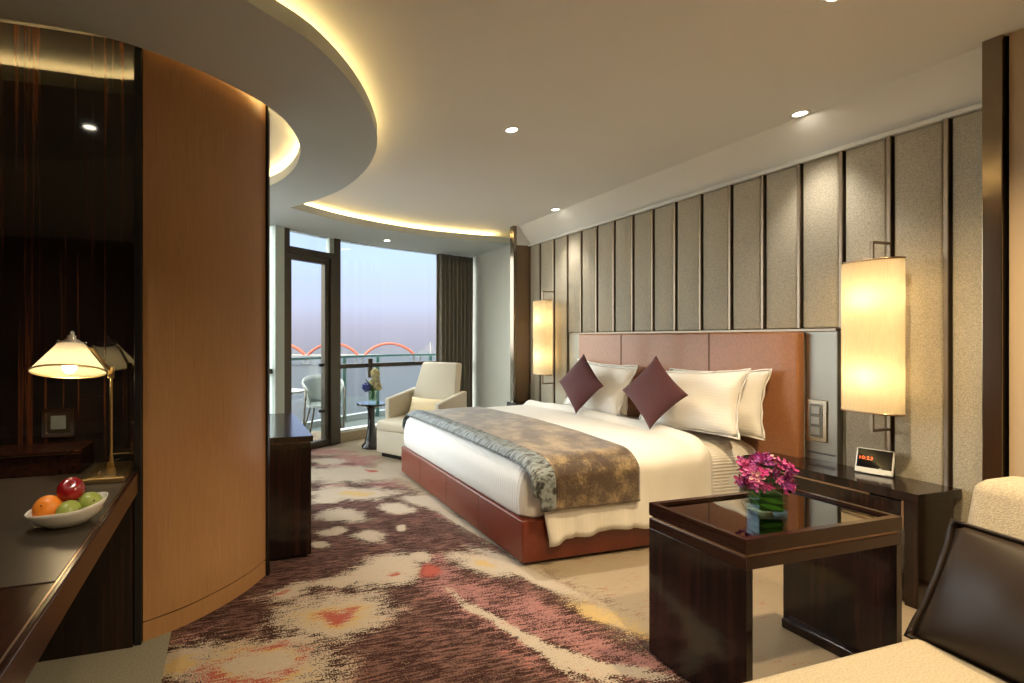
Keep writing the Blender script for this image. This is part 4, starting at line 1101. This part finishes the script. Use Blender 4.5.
def fruit(name, label, loc, r, mat, sc=(1, 1, 1), dimple=0, rot=(0, 0, 0), leaf=True):
    bm = bmesh.new(); bmesh.ops.create_uvsphere(bm, u_segments=28, v_segments=18, radius=r)
    for v in bm.verts:
        k = v.co.z / r; rad = math.hypot(v.co.x, v.co.y) / r
        if dimple: v.co.z -= math.copysign(1, k) * dimple * r * math.exp(-(rad / .35) ** 2); v.co.x *= 1 + .06 * k; v.co.y *= 1 + .06 * k
        v.co.x *= sc[0]; v.co.y *= sc[1]; v.co.z *= sc[2]
    t = thing(name, label, 'fruit', loc); 
    o = obj('skin', bm, mat, None, smooth=True, origin=False); o.parent = t
    bm = bmesh.new(); zt = r * sc[2] * (1 - dimple * .9)
    tube(bm, [(0, 0, zt - .003), (.002, 0, zt + .006 + dimple * .01)], [.0022, .0016], 6); s = obj('stalk', bm, M['stem'], None, smooth=True, origin=False); s.parent = t
    t.rotation_euler = [math.radians(a) for a in rot]
fruit('orange', 'orange at the left end of the fruit bowl', (BX - .048, BY - .012, BZ + .053), .041, M['orange'], rot=(55, -20, 0), dimple=.03)
fruit('red_apple', 'shiny red apple on top of the fruit in the bowl', (BX + .004, BY + .018, BZ + .098), .039, M['apple'], (1, 1, .92), .22, (38, 8, 0))
fruit('green_fruit', 'pale green fruit at the front of the bowl under the apple', (BX + .012, BY - .030, BZ + .046), .034, M['greenfruit'], (1.15, 1, .95), 0, (75, 0, 70))
fruit('green_fruit', 'pale green fruit at the right end of the bowl, behind the front one', (BX + .058, BY + .012, BZ + .053), .035, M['greenfruit'], (1.1, 1, 1.05), 0, (60, 20, 20))

# ---------------------------------------------------------------- world, camera, colour
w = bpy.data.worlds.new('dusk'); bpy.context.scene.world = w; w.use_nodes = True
n, l = w.node_tree.nodes, w.node_tree.links
bg = n['Background']; tc = n.new('ShaderNodeTexCoord'); sp = n.new('ShaderNodeSeparateXYZ'); r = n.new('ShaderNodeValToRGB'); mr = n.new('ShaderNodeMapRange')
l.new(tc.outputs['Generated'], sp.inputs[0]); mr.inputs['From Min'].default_value = -.05; mr.inputs['From Max'].default_value = .45
l.new(sp.outputs['Z'], mr.inputs['Value']); l.new(mr.outputs[0], r.inputs[0])
cr = r.color_ramp
stops = [(0, S(150, 150, 166)), (.06, S(152, 150, 166)), (.14, S(166, 163, 183)), (.24, S(182, 187, 213)), (.42, S(182, 202, 244)), (1, S(170, 192, 240))]
cr.elements[0].position = 0; cr.elements[0].color = C4(stops[0][1]); cr.elements[1].position = 1; cr.elements[1].color = C4(stops[-1][1])
for q, c in stops[1:-1]:
    e = cr.elements.new(q); e.color = C4(c)
# sky boosted overhead and left of the window, out of view, as added fill
hi = n.new('ShaderNodeMapRange'); hi.inputs['From Min'].default_value = .27; hi.inputs['From Max'].default_value = .42; hi.inputs['To Max'].default_value = SKY_UP_FILL
left_fill = n.new('ShaderNodeMapRange'); left_fill.inputs['From Min'].default_value = .04; left_fill.inputs['From Max'].default_value = -.35; left_fill.inputs['To Max'].default_value = SKY_LEFT_FILL
l.new(sp.outputs['Z'], hi.inputs['Value']); l.new(sp.outputs['X'], left_fill.inputs['Value'])
ad = n.new('ShaderNodeMath'); ad.operation = 'ADD'; l.new(hi.outputs[0], ad.inputs[0]); l.new(left_fill.outputs[0], ad.inputs[1])
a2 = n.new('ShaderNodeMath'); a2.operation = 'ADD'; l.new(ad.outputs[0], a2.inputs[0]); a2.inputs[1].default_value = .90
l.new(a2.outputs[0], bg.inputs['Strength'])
mc = n.new('ShaderNodeMix'); mc.data_type = 'RGBA'; md = n.new('ShaderNodeMath'); md.operation = 'DIVIDE'; md.use_clamp = True; md.inputs[1].default_value = 2.2
l.new(ad.outputs[0], md.inputs[0]); l.new(md.outputs[0], mc.inputs[0]); l.new(r.outputs[0], mc.inputs[6]); mc.inputs[7].default_value = (.78, .785, .765, 1); l.new(mc.outputs[2], bg.inputs['Color'])
# sky portals at the window line
cam = bpy.data.cameras.new('camera'); co = bpy.data.objects.new('camera', cam); COL.objects.link(co)
cam.sensor_width = 36; cam.lens = F / 1024 * 36; cam.shift_x = (512 - CX) / 1024; cam.shift_y = (HY - 341.5) / 1024; cam.clip_end = 8000; cam.clip_start = .02
co.location = (0, 0, EYE); co.rotation_euler = (PI / 2, 0, -YAW)
sc = bpy.context.scene; sc.camera = co
sc.view_settings.view_transform = 'Standard'; sc.view_settings.look = 'None'; sc.view_settings.gamma = 1; sc.view_settings.exposure = .92; sc.view_settings.use_curve_mapping = False
sc.cycles.max_bounces = 8; sc.cycles.diffuse_bounces = 5; sc.cycles.transparent_max_bounces = 16; sc.cycles.sample_clamp_indirect = 6
